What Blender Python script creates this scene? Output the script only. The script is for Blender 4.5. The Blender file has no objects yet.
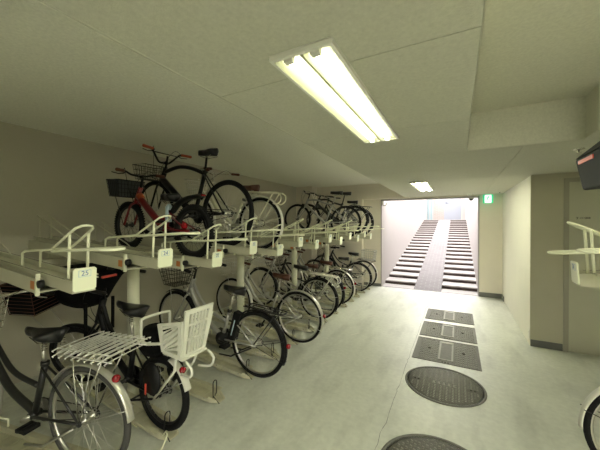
import bpy, math, random
from math import sin, cos, pi, radians as R_, sqrt, atan2
from mathutils import Vector, Matrix
random.seed(7)
sc = bpy.context.scene
col = sc.collection

# ------------------------------------------------------------------ camera, world, exposure
H = 1.6
cd = bpy.data.cameras.new('camera'); cam = bpy.data.objects.new('camera', cd); col.objects.link(cam)
cd.sensor_fit = 'HORIZONTAL'; cd.sensor_width = 36.0; cd.lens = 36.0 * 292.5 / 600.0; cd.clip_start = 0.05
cam.location = (0, 0, H); cam.rotation_euler = (R_(90 - 0.36), 0, R_(28.27))
sc.camera = cam
w = bpy.data.worlds.new('overcast_sky'); sc.world = w; w.use_nodes = True
nt = w.node_tree; bgn = nt.nodes['Background']
tcw = nt.nodes.new('ShaderNodeTexCoord'); sx_ = nt.nodes.new('ShaderNodeSeparateXYZ'); rw_ = nt.nodes.new('ShaderNodeValToRGB')
nt.links.new(tcw.outputs['Generated'], sx_.inputs[0]); nt.links.new(sx_.outputs['Z'], rw_.inputs['Fac']); nt.links.new(rw_.outputs['Color'], bgn.inputs[0])
rw_.color_ramp.elements[0].position = 0.0; rw_.color_ramp.elements[0].color = (0.16, 0.15, 0.13, 1)      # ground far outside
rw_.color_ramp.elements[1].position = 0.04; rw_.color_ramp.elements[1].color = (1.0, 0.96, 0.94, 1)       # bright overcast sky
bgn.inputs[1].default_value = 5.6
TUBE_POWER = 11.5
TUBE_POWER_FILL = 140.0        # added unseen lamp behind the viewpoint, fills the room with light
TUBE_POWER_RAMP = 60.0        # boosted over the near lamp to brighten the far end
sc.view_settings.view_transform = 'Standard'; sc.view_settings.look = 'None'
sc.view_settings.gamma = 1.0; sc.view_settings.use_curve_mapping = False
sc.view_settings.exposure = 0.87

# ------------------------------------------------------------------ materials
def mat(name, c, rough=0.5, metal=0.0, emit=None, emit_s=0, spec=0.5, noise=0.0, nscale=8.0, bump=0.0, bscale=200.0, coat=0.0):
    m = bpy.data.materials.new(name); m.use_nodes = True
    nt = m.node_tree; b = nt.nodes['Principled BSDF']
    b.inputs['Base Color'].default_value = (*c, 1); b.inputs['Roughness'].default_value = rough
    b.inputs['Metallic'].default_value = metal; b.inputs['Specular IOR Level'].default_value = spec
    b.inputs['Coat Weight'].default_value = coat
    if emit:
        b.inputs['Emission Color'].default_value = (*emit, 1); b.inputs['Emission Strength'].default_value = emit_s
    tc = None
    if noise or bump:
        tc = nt.nodes.new('ShaderNodeTexCoord')
    if noise:
        n = nt.nodes.new('ShaderNodeTexNoise'); n.inputs['Scale'].default_value = nscale; n.inputs['Detail'].default_value = 6
        nt.links.new(tc.outputs['Object'], n.inputs['Vector'])
        mx = nt.nodes.new('ShaderNodeMix'); mx.data_type = 'RGBA'
        mx.inputs[6].default_value = (*[x * (1 - noise) for x in c], 1); mx.inputs[7].default_value = (*[min(1, x * (1 + noise)) for x in c], 1)
        nt.links.new(n.outputs['Fac'], mx.inputs[0]); nt.links.new(mx.outputs[2], b.inputs['Base Color'])
    if bump:
        n2 = nt.nodes.new('ShaderNodeTexNoise'); n2.inputs['Scale'].default_value = bscale; n2.inputs['Detail'].default_value = 3
        nt.links.new(tc.outputs['Object'], n2.inputs['Vector'])
        bp = nt.nodes.new('ShaderNodeBump'); bp.inputs['Strength'].default_value = bump; bp.inputs['Distance'].default_value = 0.01
        nt.links.new(n2.outputs['Fac'], bp.inputs['Height']); nt.links.new(bp.outputs['Normal'], b.inputs['Normal'])
    return m

M = {}
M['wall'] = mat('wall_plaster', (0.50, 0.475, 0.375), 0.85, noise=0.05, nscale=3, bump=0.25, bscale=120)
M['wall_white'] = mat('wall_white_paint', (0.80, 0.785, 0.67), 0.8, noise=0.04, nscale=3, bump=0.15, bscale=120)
M['wall_far'] = mat('wall_far_plaster', (0.80, 0.75, 0.63), 0.85, noise=0.05, nscale=3, bump=0.25, bscale=120)  # lighter copy of the wall plaster, missing far light put into the colour
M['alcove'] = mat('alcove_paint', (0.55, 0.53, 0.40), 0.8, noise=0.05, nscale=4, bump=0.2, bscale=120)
M['ceil'] = mat('ceiling_board', (0.60, 0.60, 0.49), 0.9, noise=0.16, nscale=75, bump=0.25, bscale=220)
M['ceil_high'] = mat('ceiling_rough', (0.86, 0.86, 0.73), 0.95, noise=0.16, nscale=60, bump=0.35, bscale=150)
M['ceil_recess'] = mat('ceiling_recess_rough', (0.66, 0.655, 0.53), 0.95, noise=0.16, nscale=60, bump=0.35, bscale=150)
M['joint'] = mat('joint_dark', (0.08, 0.075, 0.06), 0.9)
M['skirt'] = mat('skirting_grey', (0.16, 0.165, 0.15), 0.5)
M['door'] = mat('door_steel', (0.58, 0.58, 0.44), 0.45, noise=0.03, nscale=5)
M['doorframe'] = mat('door_frame_steel', (0.40, 0.38, 0.29), 0.45)
M['ramp_wall'] = mat('ramp_wall_white', (0.40, 0.375, 0.365), 0.7, noise=0.03, nscale=2)
M['tread'] = mat('stair_tread', (0.40, 0.375, 0.365), 0.6, noise=0.05, nscale=20)
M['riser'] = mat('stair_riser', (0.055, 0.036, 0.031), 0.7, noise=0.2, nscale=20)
M['paint'] = mat('rack_cream_paint', (0.84, 0.85, 0.64), 0.42, noise=0.05, nscale=9)
M['paint_dull'] = mat('rack_rail_paint', (0.52, 0.51, 0.375), 0.45, noise=0.10, nscale=9)
M['post'] = mat('post_paint', (0.70, 0.70, 0.54), 0.45, noise=0.05, nscale=9)
M['track'] = mat('track_paint', (0.58, 0.56, 0.40), 0.5, noise=0.25, nscale=14)
M['plate'] = mat('number_plate', (0.93, 0.96, 0.74), 0.4)
M['lblue'] = mat('label_pale_blue', (0.55, 0.70, 0.78), 0.5)
M['dblue'] = mat('label_blue_ink', (0.13, 0.25, 0.50), 0.5)
M['orange'] = mat('label_orange', (0.50, 0.17, 0.04), 0.5)
M['black'] = mat('black_paint', (0.007, 0.007, 0.008), 0.35, spec=0.25)
M['blackplastic'] = mat('black_plastic', (0.009, 0.009, 0.009), 0.5, spec=0.3)
M['vinyl'] = mat('black_vinyl', (0.010, 0.010, 0.011), 0.33, bump=0.1, bscale=90)
M['fabric'] = mat('black_fabric', (0.005, 0.005, 0.0055), 0.9, spec=0.15, bump=0.3, bscale=150)
M['greycover'] = mat('dark_grey_cover', (0.045, 0.05, 0.05), 0.75, bump=0.2, bscale=200)
M['rubber'] = mat('tyre_rubber', (0.010, 0.010, 0.010), 0.8, spec=0.2, bump=0.3, bscale=120)
M['rubber_grey'] = mat('tyre_worn_grey', (0.07, 0.068, 0.062), 0.8, bump=0.3, bscale=120)
M['chrome'] = mat('chrome', (0.72, 0.71, 0.66), 0.22, 1.0)
M['wirechrome'] = mat('bright_wire', (0.88, 0.87, 0.82), 0.28, 0.55)
M['alu'] = mat('brushed_aluminium', (0.62, 0.61, 0.56), 0.35, 1.0)
M['steel'] = mat('spoke_steel', (0.66, 0.65, 0.60), 0.35, 0.8)
M['darksteel'] = mat('dark_steel', (0.030, 0.030, 0.029), 0.45, 0.5)
M['silverpaint'] = mat('silver_paint', (0.46, 0.455, 0.42), 0.3, 0.45)
M['greypaint'] = mat('charcoal_paint', (0.028, 0.028, 0.026), 0.3, 0.2)
M['creampaint'] = mat('cream_bike_paint', (0.72, 0.70, 0.55), 0.35)
M['whitefender'] = mat('white_fender', (0.74, 0.73, 0.64), 0.3)
M['silverfender'] = mat('silver_fender', (0.66, 0.65, 0.58), 0.28, 0.6)
M['red'] = mat('red_paint', (0.17, 0.004, 0.009), 0.3, coat=0.3)
M['reflector'] = mat('red_reflector', (0.30, 0.006, 0.012), 0.2, coat=0.4)
M['redstrip'] = mat('red_reflective_strip', (0.80, 0.10, 0.07), 0.4)
M['gripo'] = mat('orange_grip', (0.42, 0.085, 0.03), 0.6)
M['gripb'] = mat('brown_grip', (0.10, 0.035, 0.018), 0.6)
M['brown'] = mat('brown_leather', (0.085, 0.030, 0.016), 0.45)
M['white'] = mat('white_plastic', (0.80, 0.80, 0.70), 0.35)
M['lampwhite'] = mat('fixture_white', (0.80, 0.80, 0.72), 0.4)
M['tube'] = mat('fluorescent_tube', (1, 1, 1), 0.5, emit=(1.0, 1.0, 0.72), emit_s=TUBE_POWER)
M['tube_ramp'] = mat('fluorescent_tube_boosted', (1, 1, 1), 0.5, emit=(1.0, 1.0, 0.76), emit_s=TUBE_POWER_RAMP)
M['tube_fill'] = mat('added_fill_tube', (1, 1, 1), 0.5, emit=(1.0, 1.0, 0.80), emit_s=TUBE_POWER_FILL)
M['lampreflector'] = mat('fixture_reflector', (0.40, 0.41, 0.27), 0.55)
M['iron'] = mat('cast_iron', (0.19, 0.187, 0.165), 0.65, 0.0, spec=0.3, noise=0.25, nscale=25)
M['iron_edge'] = mat('cast_iron_edge', (0.38, 0.375, 0.33), 0.6, 0.0, spec=0.3, noise=0.2, nscale=25)
M['tape'] = mat('white_tape', (0.75, 0.74, 0.68), 0.6)
M['exitgreen'] = mat('exit_green', (0.02, 0.42, 0.20), 0.4, emit=(0.02, 0.60, 0.27), emit_s=0.55)
M['exitwhite'] = mat('exit_white', (0.8, 0.85, 0.8), 0.4, emit=(0.9, 1.0, 0.92), emit_s=0.75)
M['domeblack'] = mat('camera_dome', (0.01, 0.01, 0.01), 0.1, coat=1)
M['cyan'] = mat('pale_cyan_window', (0.24, 0.33, 0.35), 0.3)
M['outdoor'] = mat('outer_door_blue', (0.24, 0.26, 0.30), 0.5)
M['outdoorframe'] = mat('outer_door_frame', (0.45, 0.40, 0.36), 0.5)
M['ink'] = mat('door_ink', (0.015, 0.014, 0.012), 0.6)
M['teal'] = mat('teal_cloth', (0.10, 0.28, 0.25), 0.7)

def floor_material():
    m = bpy.data.materials.new('coated_concrete'); m.use_nodes = True; nt = m.node_tree; b = nt.nodes['Principled BSDF']
    tc = nt.nodes.new('ShaderNodeTexCoord')
    n1 = nt.nodes.new('ShaderNodeTexNoise'); n1.inputs['Scale'].default_value = 1.3; n1.inputs['Detail'].default_value = 8; n1.inputs['Roughness'].default_value = 0.65
    n2 = nt.nodes.new('ShaderNodeTexNoise'); n2.inputs['Scale'].default_value = 22; n2.inputs['Detail'].default_value = 6
    n3 = nt.nodes.new('ShaderNodeTexNoise'); n3.inputs['Scale'].default_value = 5.0; n3.inputs['Detail'].default_value = 4
    mp = nt.nodes.new('ShaderNodeMapping'); mp.inputs['Scale'].default_value = (1, 0.25, 1)
    nt.links.new(tc.outputs['Object'], n1.inputs['Vector']); nt.links.new(tc.outputs['Object'], n2.inputs['Vector'])
    nt.links.new(tc.outputs['Object'], mp.inputs['Vector']); nt.links.new(mp.outputs['Vector'], n3.inputs['Vector'])
    r1 = nt.nodes.new('ShaderNodeValToRGB'); e = r1.color_ramp.elements
    e[0].position = 0.36; e[0].color = (0.64, 0.66, 0.585, 1); e[1].position = 0.62; e[1].color = (0.72, 0.74, 0.66, 1)
    nt.links.new(n1.outputs['Fac'], r1.inputs['Fac'])
    r2 = nt.nodes.new('ShaderNodeValToRGB'); e = r2.color_ramp.elements
    e[0].position = 0.34; e[0].color = (0.86, 0.86, 0.855, 1); e[1].position = 0.5; e[1].color = (1, 1, 1, 1)
    nt.links.new(n3.outputs['Fac'], r2.inputs['Fac'])
    r3 = nt.nodes.new('ShaderNodeValToRGB'); e = r3.color_ramp.elements
    e[0].position = 0.3; e[0].color = (0.92, 0.92, 0.92, 1); e[1].position = 0.65; e[1].color = (1.03, 1.03, 1.03, 1)
    nt.links.new(n2.outputs['Fac'], r3.inputs['Fac'])
    mu = nt.nodes.new('ShaderNodeMix'); mu.data_type = 'RGBA'; mu.blend_type = 'MULTIPLY'; mu.inputs[0].default_value = 1
    nt.links.new(r1.outputs[0], mu.inputs[6]); nt.links.new(r2.outputs[0], mu.inputs[7])
    mv = nt.nodes.new('ShaderNodeMix'); mv.data_type = 'RGBA'; mv.blend_type = 'MULTIPLY'; mv.inputs[0].default_value = 1
    nt.links.new(mu.outputs[2], mv.inputs[6]); nt.links.new(r3.outputs[0], mv.inputs[7])
    nt.links.new(mv.outputs[2], b.inputs['Base Color'])
    b.inputs['Roughness'].default_value = 0.40; b.inputs['Specular IOR Level'].default_value = 0.3
    n4 = nt.nodes.new('ShaderNodeTexNoise'); n4.inputs['Scale'].default_value = 30
    nt.links.new(tc.outputs['Object'], n4.inputs['Vector'])
    bp = nt.nodes.new('ShaderNodeBump'); bp.inputs['Strength'].default_value = 0.16; bp.inputs['Distance'].default_value = 0.01
    nt.links.new(n4.outputs['Fac'], bp.inputs['Height']); nt.links.new(bp.outputs['Normal'], b.inputs['Normal'])
    return m
M['floor'] = floor_material()
def brick_material(name, c1, c2, mort, sx, axis_xz=False, bw=0.2, rh=0.1):
    m = bpy.data.materials.new(name); m.use_nodes = True; nt = m.node_tree; b = nt.nodes['Principled BSDF']
    tc = nt.nodes.new('ShaderNodeTexCoord'); mp = nt.nodes.new('ShaderNodeMapping')
    if axis_xz: mp.inputs['Rotation'].default_value = (R_(-90), 0, 0)
    br = nt.nodes.new('ShaderNodeTexBrick'); br.inputs['Scale'].default_value = sx
    br.inputs['Color1'].default_value = (*c1, 1); br.inputs['Color2'].default_value = (*c2, 1); br.inputs['Mortar'].default_value = (*mort, 1)
    br.inputs['Brick Width'].default_value = bw; br.inputs['Row Height'].default_value = rh; br.inputs['Mortar Size'].default_value = 0.008
    nt.links.new(tc.outputs['Object'], mp.inputs['Vector']); nt.links.new(mp.outputs['Vector'], br.inputs['Vector'])
    nt.links.new(br.outputs['Color'], b.inputs['Base Color']); b.inputs['Roughness'].default_value = 0.7
    return m
M['slope'] = brick_material('slope_pavers', (0.130, 0.118, 0.121), (0.155, 0.143, 0.145), (0.21, 0.195, 0.198), 1.0)
M['brickwall'] = brick_material('pale_brick', (0.27, 0.235, 0.215), (0.30, 0.265, 0.245), (0.36, 0.335, 0.315), 1.0, True, 0.21, 0.07)

# ------------------------------------------------------------------ mesh builder
class MB:
    def __init__(s): s.v = []; s.f = []; s.sm = []; s.xf = None; s.mk = None
    def add(s, vs, fs, smooth=False):
        o = len(s.v)
        for p in vs:
            p = Vector(p)
            s.v.append(s.xf @ p if s.xf is not None else p)
        for f in fs: s.f.append(tuple(i + o for i in f)); s.sm.append(smooth)
        return s
    def mark(s): s.mk = len(s.f); return s
    def box(s, x0, x1, y0, y1, z0, z1):
        vs = [(x, y, z) for x in (x0, x1) for y in (y0, y1) for z in (z0, z1)]
        return s.add(vs, [(0, 1, 3, 2), (4, 6, 7, 5), (0, 4, 5, 1), (2, 3, 7, 6), (0, 2, 6, 4), (1, 5, 7, 3)])
    def hexa(s, b4, t4):
        return s.add(list(b4) + list(t4), [(3, 2, 1, 0), (4, 5, 6, 7), (0, 1, 5, 4), (1, 2, 6, 5), (2, 3, 7, 6), (3, 0, 4, 7)])
    def tube(s, pts, r, n=6, closed=False, caps=True):
        P = [Vector(p) for p in pts]; k = len(P)
        rs = r if isinstance(r, (list, tuple)) else [r] * k
        T = []
        for i in range(k):
            if closed: t = P[(i + 1) % k] - P[i - 1]
            else: t = P[min(i + 1, k - 1)] - P[max(i - 1, 0)]
            T.append(t.normalized() if t.length > 1e-9 else Vector((0, 0, 1)))
        a = Vector((0, 0, 1)) if abs(T[0].z) < 0.9 else Vector((0, 1, 0))
        u = T[0].cross(a).normalized(); vs = []
        for i in range(k):
            u = (u - T[i] * u.dot(T[i]))
            u = u.normalized() if u.length > 1e-6 else T[i].orthogonal().normalized()
            w_ = T[i].cross(u)
            for j in range(n):
                an = 2 * pi * j / n
                vs.append(P[i] + (u * cos(an) + w_ * sin(an)) * rs[i])
        fs = []
        for i in range(k if closed else k - 1):
            i2 = (i + 1) % k
            for j in range(n):
                j2 = (j + 1) % n
                fs.append((i * n + j, i * n + j2, i2 * n + j2, i2 * n + j))
        if caps and not closed:
            fs.append(tuple(range(n - 1, -1, -1))); fs.append(tuple((k - 1) * n + j for j in range(n)))
        return s.add(vs, fs, n >= 6)
    def ring(s, c, prof, a0=0, a1=2 * pi, seg=40, smooth=True):
        """sweep a closed profile of (radius, y) about the y axis through c; the angle is measured from +x towards +z"""
        full = abs(a1 - a0) > 2 * pi - 1e-4; n = len(prof); vs = []; k = seg if full else seg + 1
        for i in range(k):
            a = a0 + (a1 - a0) * i / seg
            for (r, y) in prof: vs.append((c[0] + r * cos(a), c[1] + y, c[2] + r * sin(a)))
        fs = []
        for i in range(seg):
            i2 = (i + 1) % k
            for j in range(n): fs.append((i * n + j, i2 * n + j, i2 * n + (j + 1) % n, i * n + (j + 1) % n))
        if not full:
            fs.append(tuple(range(n))); fs.append(tuple((k - 1) * n + j for j in range(n - 1, -1, -1)))
        return s.add(vs, fs, smooth)
    def loft(s, rings, caps=True, smooth=True):
        n = len(rings[0]); vs = [p for r in rings for p in r]; fs = []
        for i in range(len(rings) - 1):
            for j in range(n): fs.append((i * n + j, i * n + (j + 1) % n, (i + 1) * n + (j + 1) % n, (i + 1) * n + j))
        if caps: fs.append(tuple(range(n - 1, -1, -1))); fs.append(tuple((len(rings) - 1) * n + j for j in range(n)))
        return s.add(vs, fs, smooth)
    def lathe(s, c, prof, n=24, axis='z'):
        rings = []
        for (r, h) in prof:
            rg = []
            for j in range(n):
                a = 2 * pi * j / n
                if axis == 'z': rg.append((c[0] + r * cos(a), c[1] + r * sin(a), c[2] + h))
                elif axis == 'y': rg.append((c[0] + r * cos(a), c[1] + h, c[2] + r * sin(a)))
                else: rg.append((c[0] + h, c[1] + r * cos(a), c[2] + r * sin(a)))
            rings.append(rg)
        return s.loft(rings)
    def prism(s, poly, d, axis='y'):
        """extrude a 2D polygon: axis y -> polygon in (x,z) between y=d[0] and d[1]; axis z -> polygon in (x,y); axis x -> polygon in (y,z)"""
        def q(p, t):
            return (p[0], t, p[1]) if axis == 'y' else ((p[0], p[1], t) if axis == 'z' else (t, p[0], p[1]))
        n = len(poly); vs = [q(p, d[0]) for p in poly] + [q(p, d[1]) for p in poly]
        fs = [tuple(range(n - 1, -1, -1)), tuple(range(n, 2 * n))] + [(j, (j + 1) % n, n + (j + 1) % n, n + j) for j in range(n)]
        return s.add(vs, fs)
    def build(s, name, m, parent=None, label=None, bevel=0, m2=None):
        me = bpy.data.meshes.new(name); me.from_pydata([tuple(p) for p in s.v], [], s.f); me.update()
        import bmesh
        bm = bmesh.new(); bm.from_mesh(me); bmesh.ops.recalc_face_normals(bm, faces=bm.faces); bm.to_mesh(me); bm.free()
        me.polygons.foreach_set('use_smooth', s.sm)
        me.materials.append(m if not isinstance(m, str) else M[m])
        if m2:
            me.materials.append(M[m2]); me.polygons.foreach_set('material_index', [1 if i >= s.mk else 0 for i in range(len(s.f))])
        o = bpy.data.objects.new(name, me); col.objects.link(o)
        if parent: o.parent = parent
        if label: o['label'] = label
        if bevel:
            b = o.modifiers.new('bevel', 'BEVEL'); b.width = bevel; b.segments = 2; b.limit_method = 'ANGLE'
        return o

def tag(o, label, cat, group=None):
    o['label'] = label; o['category'] = cat
    if group: o['group'] = group
    return o
def thing(name, label, cat, loc=(0, 0, 0), rot=(0, 0, 0), group=None):
    o = bpy.data.objects.new(name, None); col.objects.link(o); o.empty_display_size = 0.05
    o.location = loc; o.rotation_euler = rot
    return tag(o, label, cat, group)
def struct(name, mb, m, bevel=0, parent=None):
    o = mb.build(name, m, parent, bevel=bevel)
    if not parent: o['kind'] = 'structure'
    return o
def copy_tree(o, parent=None):
    c = o.copy(); col.objects.link(c); c.parent = parent
    for ch in list(o.children): copy_tree(ch, c)
    return c
def text_mesh(txt, size, depth=0.0006):
    cu = bpy.data.curves.new('lettering', 'FONT'); cu.body = txt; cu.size = size; cu.extrude = depth
    cu.align_x = 'CENTER'; cu.align_y = 'CENTER'
    o = bpy.data.objects.new('lettering', cu); col.objects.link(o)
    bpy.context.view_layer.update()
    dg = bpy.context.evaluated_depsgraph_get()
    me = bpy.data.meshes.new_from_object(o.evaluated_get(dg))
    bpy.data.objects.remove(o); bpy.data.curves.remove(cu)
    return me
def smooth_path(pts, n=5):
    """Catmull-Rom through the points"""
    P = [Vector(p) for p in pts]; out = []
    for i in range(len(P) - 1):
        p0 = P[max(i - 1, 0)]; p1 = P[i]; p2 = P[i + 1]; p3 = P[min(i + 2, len(P) - 1)]
        for k in range(n):
            t = k / n
            out.append(0.5 * ((2 * p1) + (p2 - p0) * t + (2 * p0 - 5 * p1 + 4 * p2 - p3) * t * t + (3 * p1 - p0 - 3 * p2 + p3) * t ** 3))
    out.append(P[-1]); return out

# ------------------------------------------------------------------ the setting
XW, XR = -3.88, 0.843            # left wall, right passage wall
YF, YM, YB = 7.47, 7.30, -1.7    # opening wall, main far wall, wall behind the camera
ZL, ZH, ZR = 2.22, 2.58, 2.53    # low ceiling, left high ceiling, right recess ceiling
XE = 3.1                         # far right wall
T = 0.15
struct('floor', MB().box(XW - T, XE + T, YB - T, YF + 0.02, -0.2, 0), 'floor')
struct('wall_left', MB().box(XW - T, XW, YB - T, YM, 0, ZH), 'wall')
# the gap in this unseen wall is added to let fill daylight in
struct('wall_back', MB().box(XW, 0.3, YB - T, YB, 0, ZH).box(1.2, XE, YB - T, YB, 0, ZH).box(0.3, 1.2, YB - T, YB, 2.0, ZH), 'wall')
struct('wall_right', MB().box(XE, XE + T, YB - T, 4.78 + T, 0, ZH), 'wall')
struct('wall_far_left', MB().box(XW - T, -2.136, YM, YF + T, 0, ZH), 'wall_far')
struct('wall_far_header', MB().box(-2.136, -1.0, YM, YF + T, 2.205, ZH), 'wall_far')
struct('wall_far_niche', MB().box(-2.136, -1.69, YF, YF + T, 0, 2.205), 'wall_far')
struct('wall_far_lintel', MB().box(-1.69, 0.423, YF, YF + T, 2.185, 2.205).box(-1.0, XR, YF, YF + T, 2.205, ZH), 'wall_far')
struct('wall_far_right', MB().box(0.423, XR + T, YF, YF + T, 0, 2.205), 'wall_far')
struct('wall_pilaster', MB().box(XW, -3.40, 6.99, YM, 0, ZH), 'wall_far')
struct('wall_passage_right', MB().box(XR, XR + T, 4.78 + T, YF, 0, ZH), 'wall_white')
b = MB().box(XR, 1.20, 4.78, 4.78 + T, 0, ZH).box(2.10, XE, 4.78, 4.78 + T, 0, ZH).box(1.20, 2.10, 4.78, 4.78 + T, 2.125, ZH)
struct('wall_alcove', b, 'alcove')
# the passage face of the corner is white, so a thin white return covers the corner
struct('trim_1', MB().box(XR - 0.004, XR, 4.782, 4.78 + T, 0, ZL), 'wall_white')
# low ceiling: boards with open joints under a dark backing
boards = MB()
ys = [YB, -0.72, 0.18, 1.085, 1.995, 2.90, 3.81, 4.72, 5.63, 6.54, YF]
def xstep(y): return -1.015 - 0.012 * max(0.0, y - 0.6)
J = 0.0022
for i in range(len(ys) - 1):
    y0, y1 = ys[i] + J, ys[i + 1] - J
    def slab(xa0, xa1, xb0, xb1):
        boards.hexa([(xa0, y0, ZL), (xb0, y0, ZL), (xb1, y1, ZL), (xa1, y1, ZL)], [(xa0, y0, ZL + 0.012), (xb0, y0, ZL + 0.012), (xb1, y1, ZL + 0.012), (xa1, y1, ZL + 0.012)])
    if y1 <= 2.9: slab(xstep(y0), xstep(y1), 0.068, 0.068)
    else:
        slab(xstep(y0), xstep(y1), 0.469 - J, 0.469 - J)
        slab(0.469 + J, 0.469 + J, XR if y0 > 4.7 else 1.38 - J, XR if y0 > 4.7 else 1.38 - J)
        if y0 < 4.7: boards.box(1.38 + J, XE, y0, min(y1, 4.78), ZL, ZL + 0.012)
boards.box(0.82, XE, 2.665, 2.895, ZL, ZL + 0.012)
struct('ceiling_low', boards, 'ceil')
bk = MB().hexa([(xstep(YB), YB, ZL + 0.013), (0.068, YB, ZL + 0.013), (0.068, 2.9, ZL + 0.013), (xstep(2.9), 2.9, ZL + 0.013)],
               [(xstep(YB), YB, ZR - 0.01), (0.066, YB, ZR - 0.01), (0.066, 2.9, ZR - 0.01), (xstep(2.9), 2.9, ZR - 0.01)])
bk.hexa([(xstep(2.9), 2.9, ZL + 0.013), (XE, 2.9, ZL + 0.013), (XE, YF, ZL + 0.013), (xstep(YF), YF, ZL + 0.013)],
        [(xstep(2.9), 2.9, ZR - 0.01), (XE, 2.9, ZR - 0.01), (XE, YF, ZR - 0.01), (xstep(YF), YF, ZR - 0.01)])
struct('ceiling_backing', bk, 'joint')
struct('trim_2', MB().box(0.066, 0.0685, YB, 2.88, ZL, ZR), 'ceil_high')           # side of the recess
struct('trim_3', MB().box(0.0685, 0.826, 2.872, 2.885, ZL - 0.001, ZR).box(0.826, XE, 2.655, 2.885, ZL - 0.001, ZR), 'ceil')   # beam closing the recess
st = MB()
for i in range(len(ys) - 1):
    y0, y1 = ys[i], min(ys[i + 1], YM)
    st.hexa([(xstep(y0) - 0.012, y0, ZL - 0.001), (xstep(y0), y0, ZL - 0.001), (xstep(y1), y1, ZL - 0.001), (xstep(y1) - 0.012, y1, ZL - 0.001)],
            [(xstep(y0) - 0.012, y0, ZH), (xstep(y0), y0, ZH), (xstep(y1), y1, ZH), (xstep(y1) - 0.012, y1, ZH)])
struct('trim_4', st, 'ceil')
struct('ceiling_left', MB().box(XW - T, -0.95, YB - T, YF + T, ZH, ZH + 0.12), 'ceil_high')
struct('ceiling_right', MB().box(-0.95, XE + T, YB - T, YF + T, ZH, ZH + 0.12).box(0.06, XE, YB, 2.88, ZR, ZH), 'ceil_recess')
# skirting
struct('baseboard_far', MB().box(-2.130, -1.69, YF - 0.012, YF, 0, 0.075).box(0.423, XR, YF - 0.012, YF, 0, 0.10), 'skirt')
struct('baseboard_far_left', MB().box(-3.40, -2.136, YM - 0.012, YM, 0, 0.075), 'skirt')
struct('baseboard_right', MB().box(XR - 0.012, XR, 7.2, YF - 0.012, 0, 0.10).box(XR + 0.002, 1.165, 4.768, 4.78, 0, 0.085), 'skirt')
# door with its frame
d = struct('door_1', MB().box(1.215, 2.085, 4.80, 4.84, 0.0, 2.115), 'door')
struct('door_frame', MB().box(1.17, 1.22, 4.765, 4.85, 0, 2.16).box(2.08, 2.13, 4.765, 4.85, 0, 2.16).box(1.22, 2.08, 4.765, 4.85, 2.11, 2.16), 'doorframe', parent=d)
gm = MB()
def glyph(x, strokes, s=0.026):
    for (a, bb, c, dd) in strokes:
        gm.box(x + a * s, x + bb * s, 4.7985, 4.80, 1.652 + c * s, 1.652 + dd * s)
K1 = [(0, 1, .85, 1), (0, 1, .4, .52), (.42, .58, -.1, 1), (.1, .9, -.1, 0)]
K2 = [(.05, .95, .8, .9), (.05, .95, .1, .2), (.05, .15, .1, .9), (.85, .95, .1, .9)]
K3 = [(0, 1, .9, 1), (0, 1, .6, .7), (0, 1, .3, .4), (0, 1, 0, .1), (.15, .25, 0, 1), (.75, .85, 0, 1), (.45, .55, 0, 1)]
for i, g in enumerate([K1, K2, K2, K3, K3]): glyph(1.292 + (0 if i == 0 else 0.009) + i * 0.0255, g, 0.023)
gm.build('door_lettering', 'ink', d)
# conduit-like edge of the opening and the drip rail at its foot
struct('trim_5', MB().box(-1.70, -1.675, YF - 0.006, YF + 0.16, 0, 2.19).box(0.40, 0.425, YF - 0.006, YF + 0.16, 0, 2.19).box(-1.70, 0.425, YF - 0.006, YF + 0.16, 2.165, 2.19), 'ramp_wall')
struct('trim_6', MB().box(-1.69, 0.42, YF + 0.02, YF + 0.07, -0.05, 0.004), 'skirt')
# the ramp outside: two flights of shallow steps with a slope between them
NS, Y0S, Y1S, ZT = 21, 7.96, 18.6, 1.79
tr, ri = MB(), MB()
dy = (Y1S - Y0S) / NS; dz = ZT / NS
for (xa, xb) in ((-1.69, -0.93), (-0.33, 0.42)):
    off = 0.0
    tr.box(xa, xb, YF + 0.07, Y0S, -0.2, 0.0)
    for i in range(NS):
        y = Y0S + i * dy
        ri.box(xa, xb, y + 0.012, y + 0.05, i * dz - 0.05, (i + 1) * dz - 0.028)
        tr.box(xa, xb, y, y + dy + 0.02, (i + 1) * dz - 0.028, (i + 1) * dz)
        tr.box(xa, xb, y + 0.05, y + dy + 0.02, i * dz - 0.3, (i + 1) * dz - 0.028)
struct('floor_stairs', tr, 'tread'); struct('trim_7', ri, 'riser')
sl = MB().hexa([(-0.93, YF + 0.07, -0.3), (-0.33, YF + 0.07, -0.3), (-0.33, Y1S, ZT - 0.4), (-0.93, Y1S, ZT - 0.4)],
               [(-0.93, YF + 0.07, 0.0), (-0.33, YF + 0.07, 0.0), (-0.33, Y1S, ZT + 0.01), (-0.93, Y1S, ZT + 0.01)])
struct('floor_slope', sl, 'slope')
struct('floor_landing', MB().box(-1.69, 0.42, Y1S, 21.3, ZT - 0.3, ZT), 'tread')
struct('wall_ramp_left', MB().box(-1.89, -1.69, YF + T, 21.3, -0.3, 3.6), 'ramp_wall')
struct('wall_ramp_right', MB().box(0.42, 0.62, YF + T, 21.3, -0.3, 3.6), 'ramp_wall')
struct('wall_ramp_end', MB().box(-1.69, -0.72, 20.3, 20.5, ZT, 3.6), 'brickwall')
struct('wall_ramp_top', MB().box(-0.72, 0.42, 20.3, 20.5, 3.45, 3.6).box(0.26, 0.42, 20.3, 20.5, ZT, 3.45), 'ramp_wall')
struct('window_1', MB().box(-1.68, -1.38, 20.22, 20.3, ZT, 3.6), 'cyan')
struct('trim_8', MB().box(-1.38, -1.33, 20.2, 20.3, ZT, 3.6).box(-1.55, -1.51, 20.2, 20.3, ZT, 3.6), 'ramp_wall')
d2 = struct('door_2', MB().box(-0.72, 0.20, 20.3, 20.36, ZT, 3.45), 'outdoor')
struct('door_frame', MB().box(0.20, 0.26, 20.26, 20.36, ZT, 3.45), 'outdoorframe', parent=d2)
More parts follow.
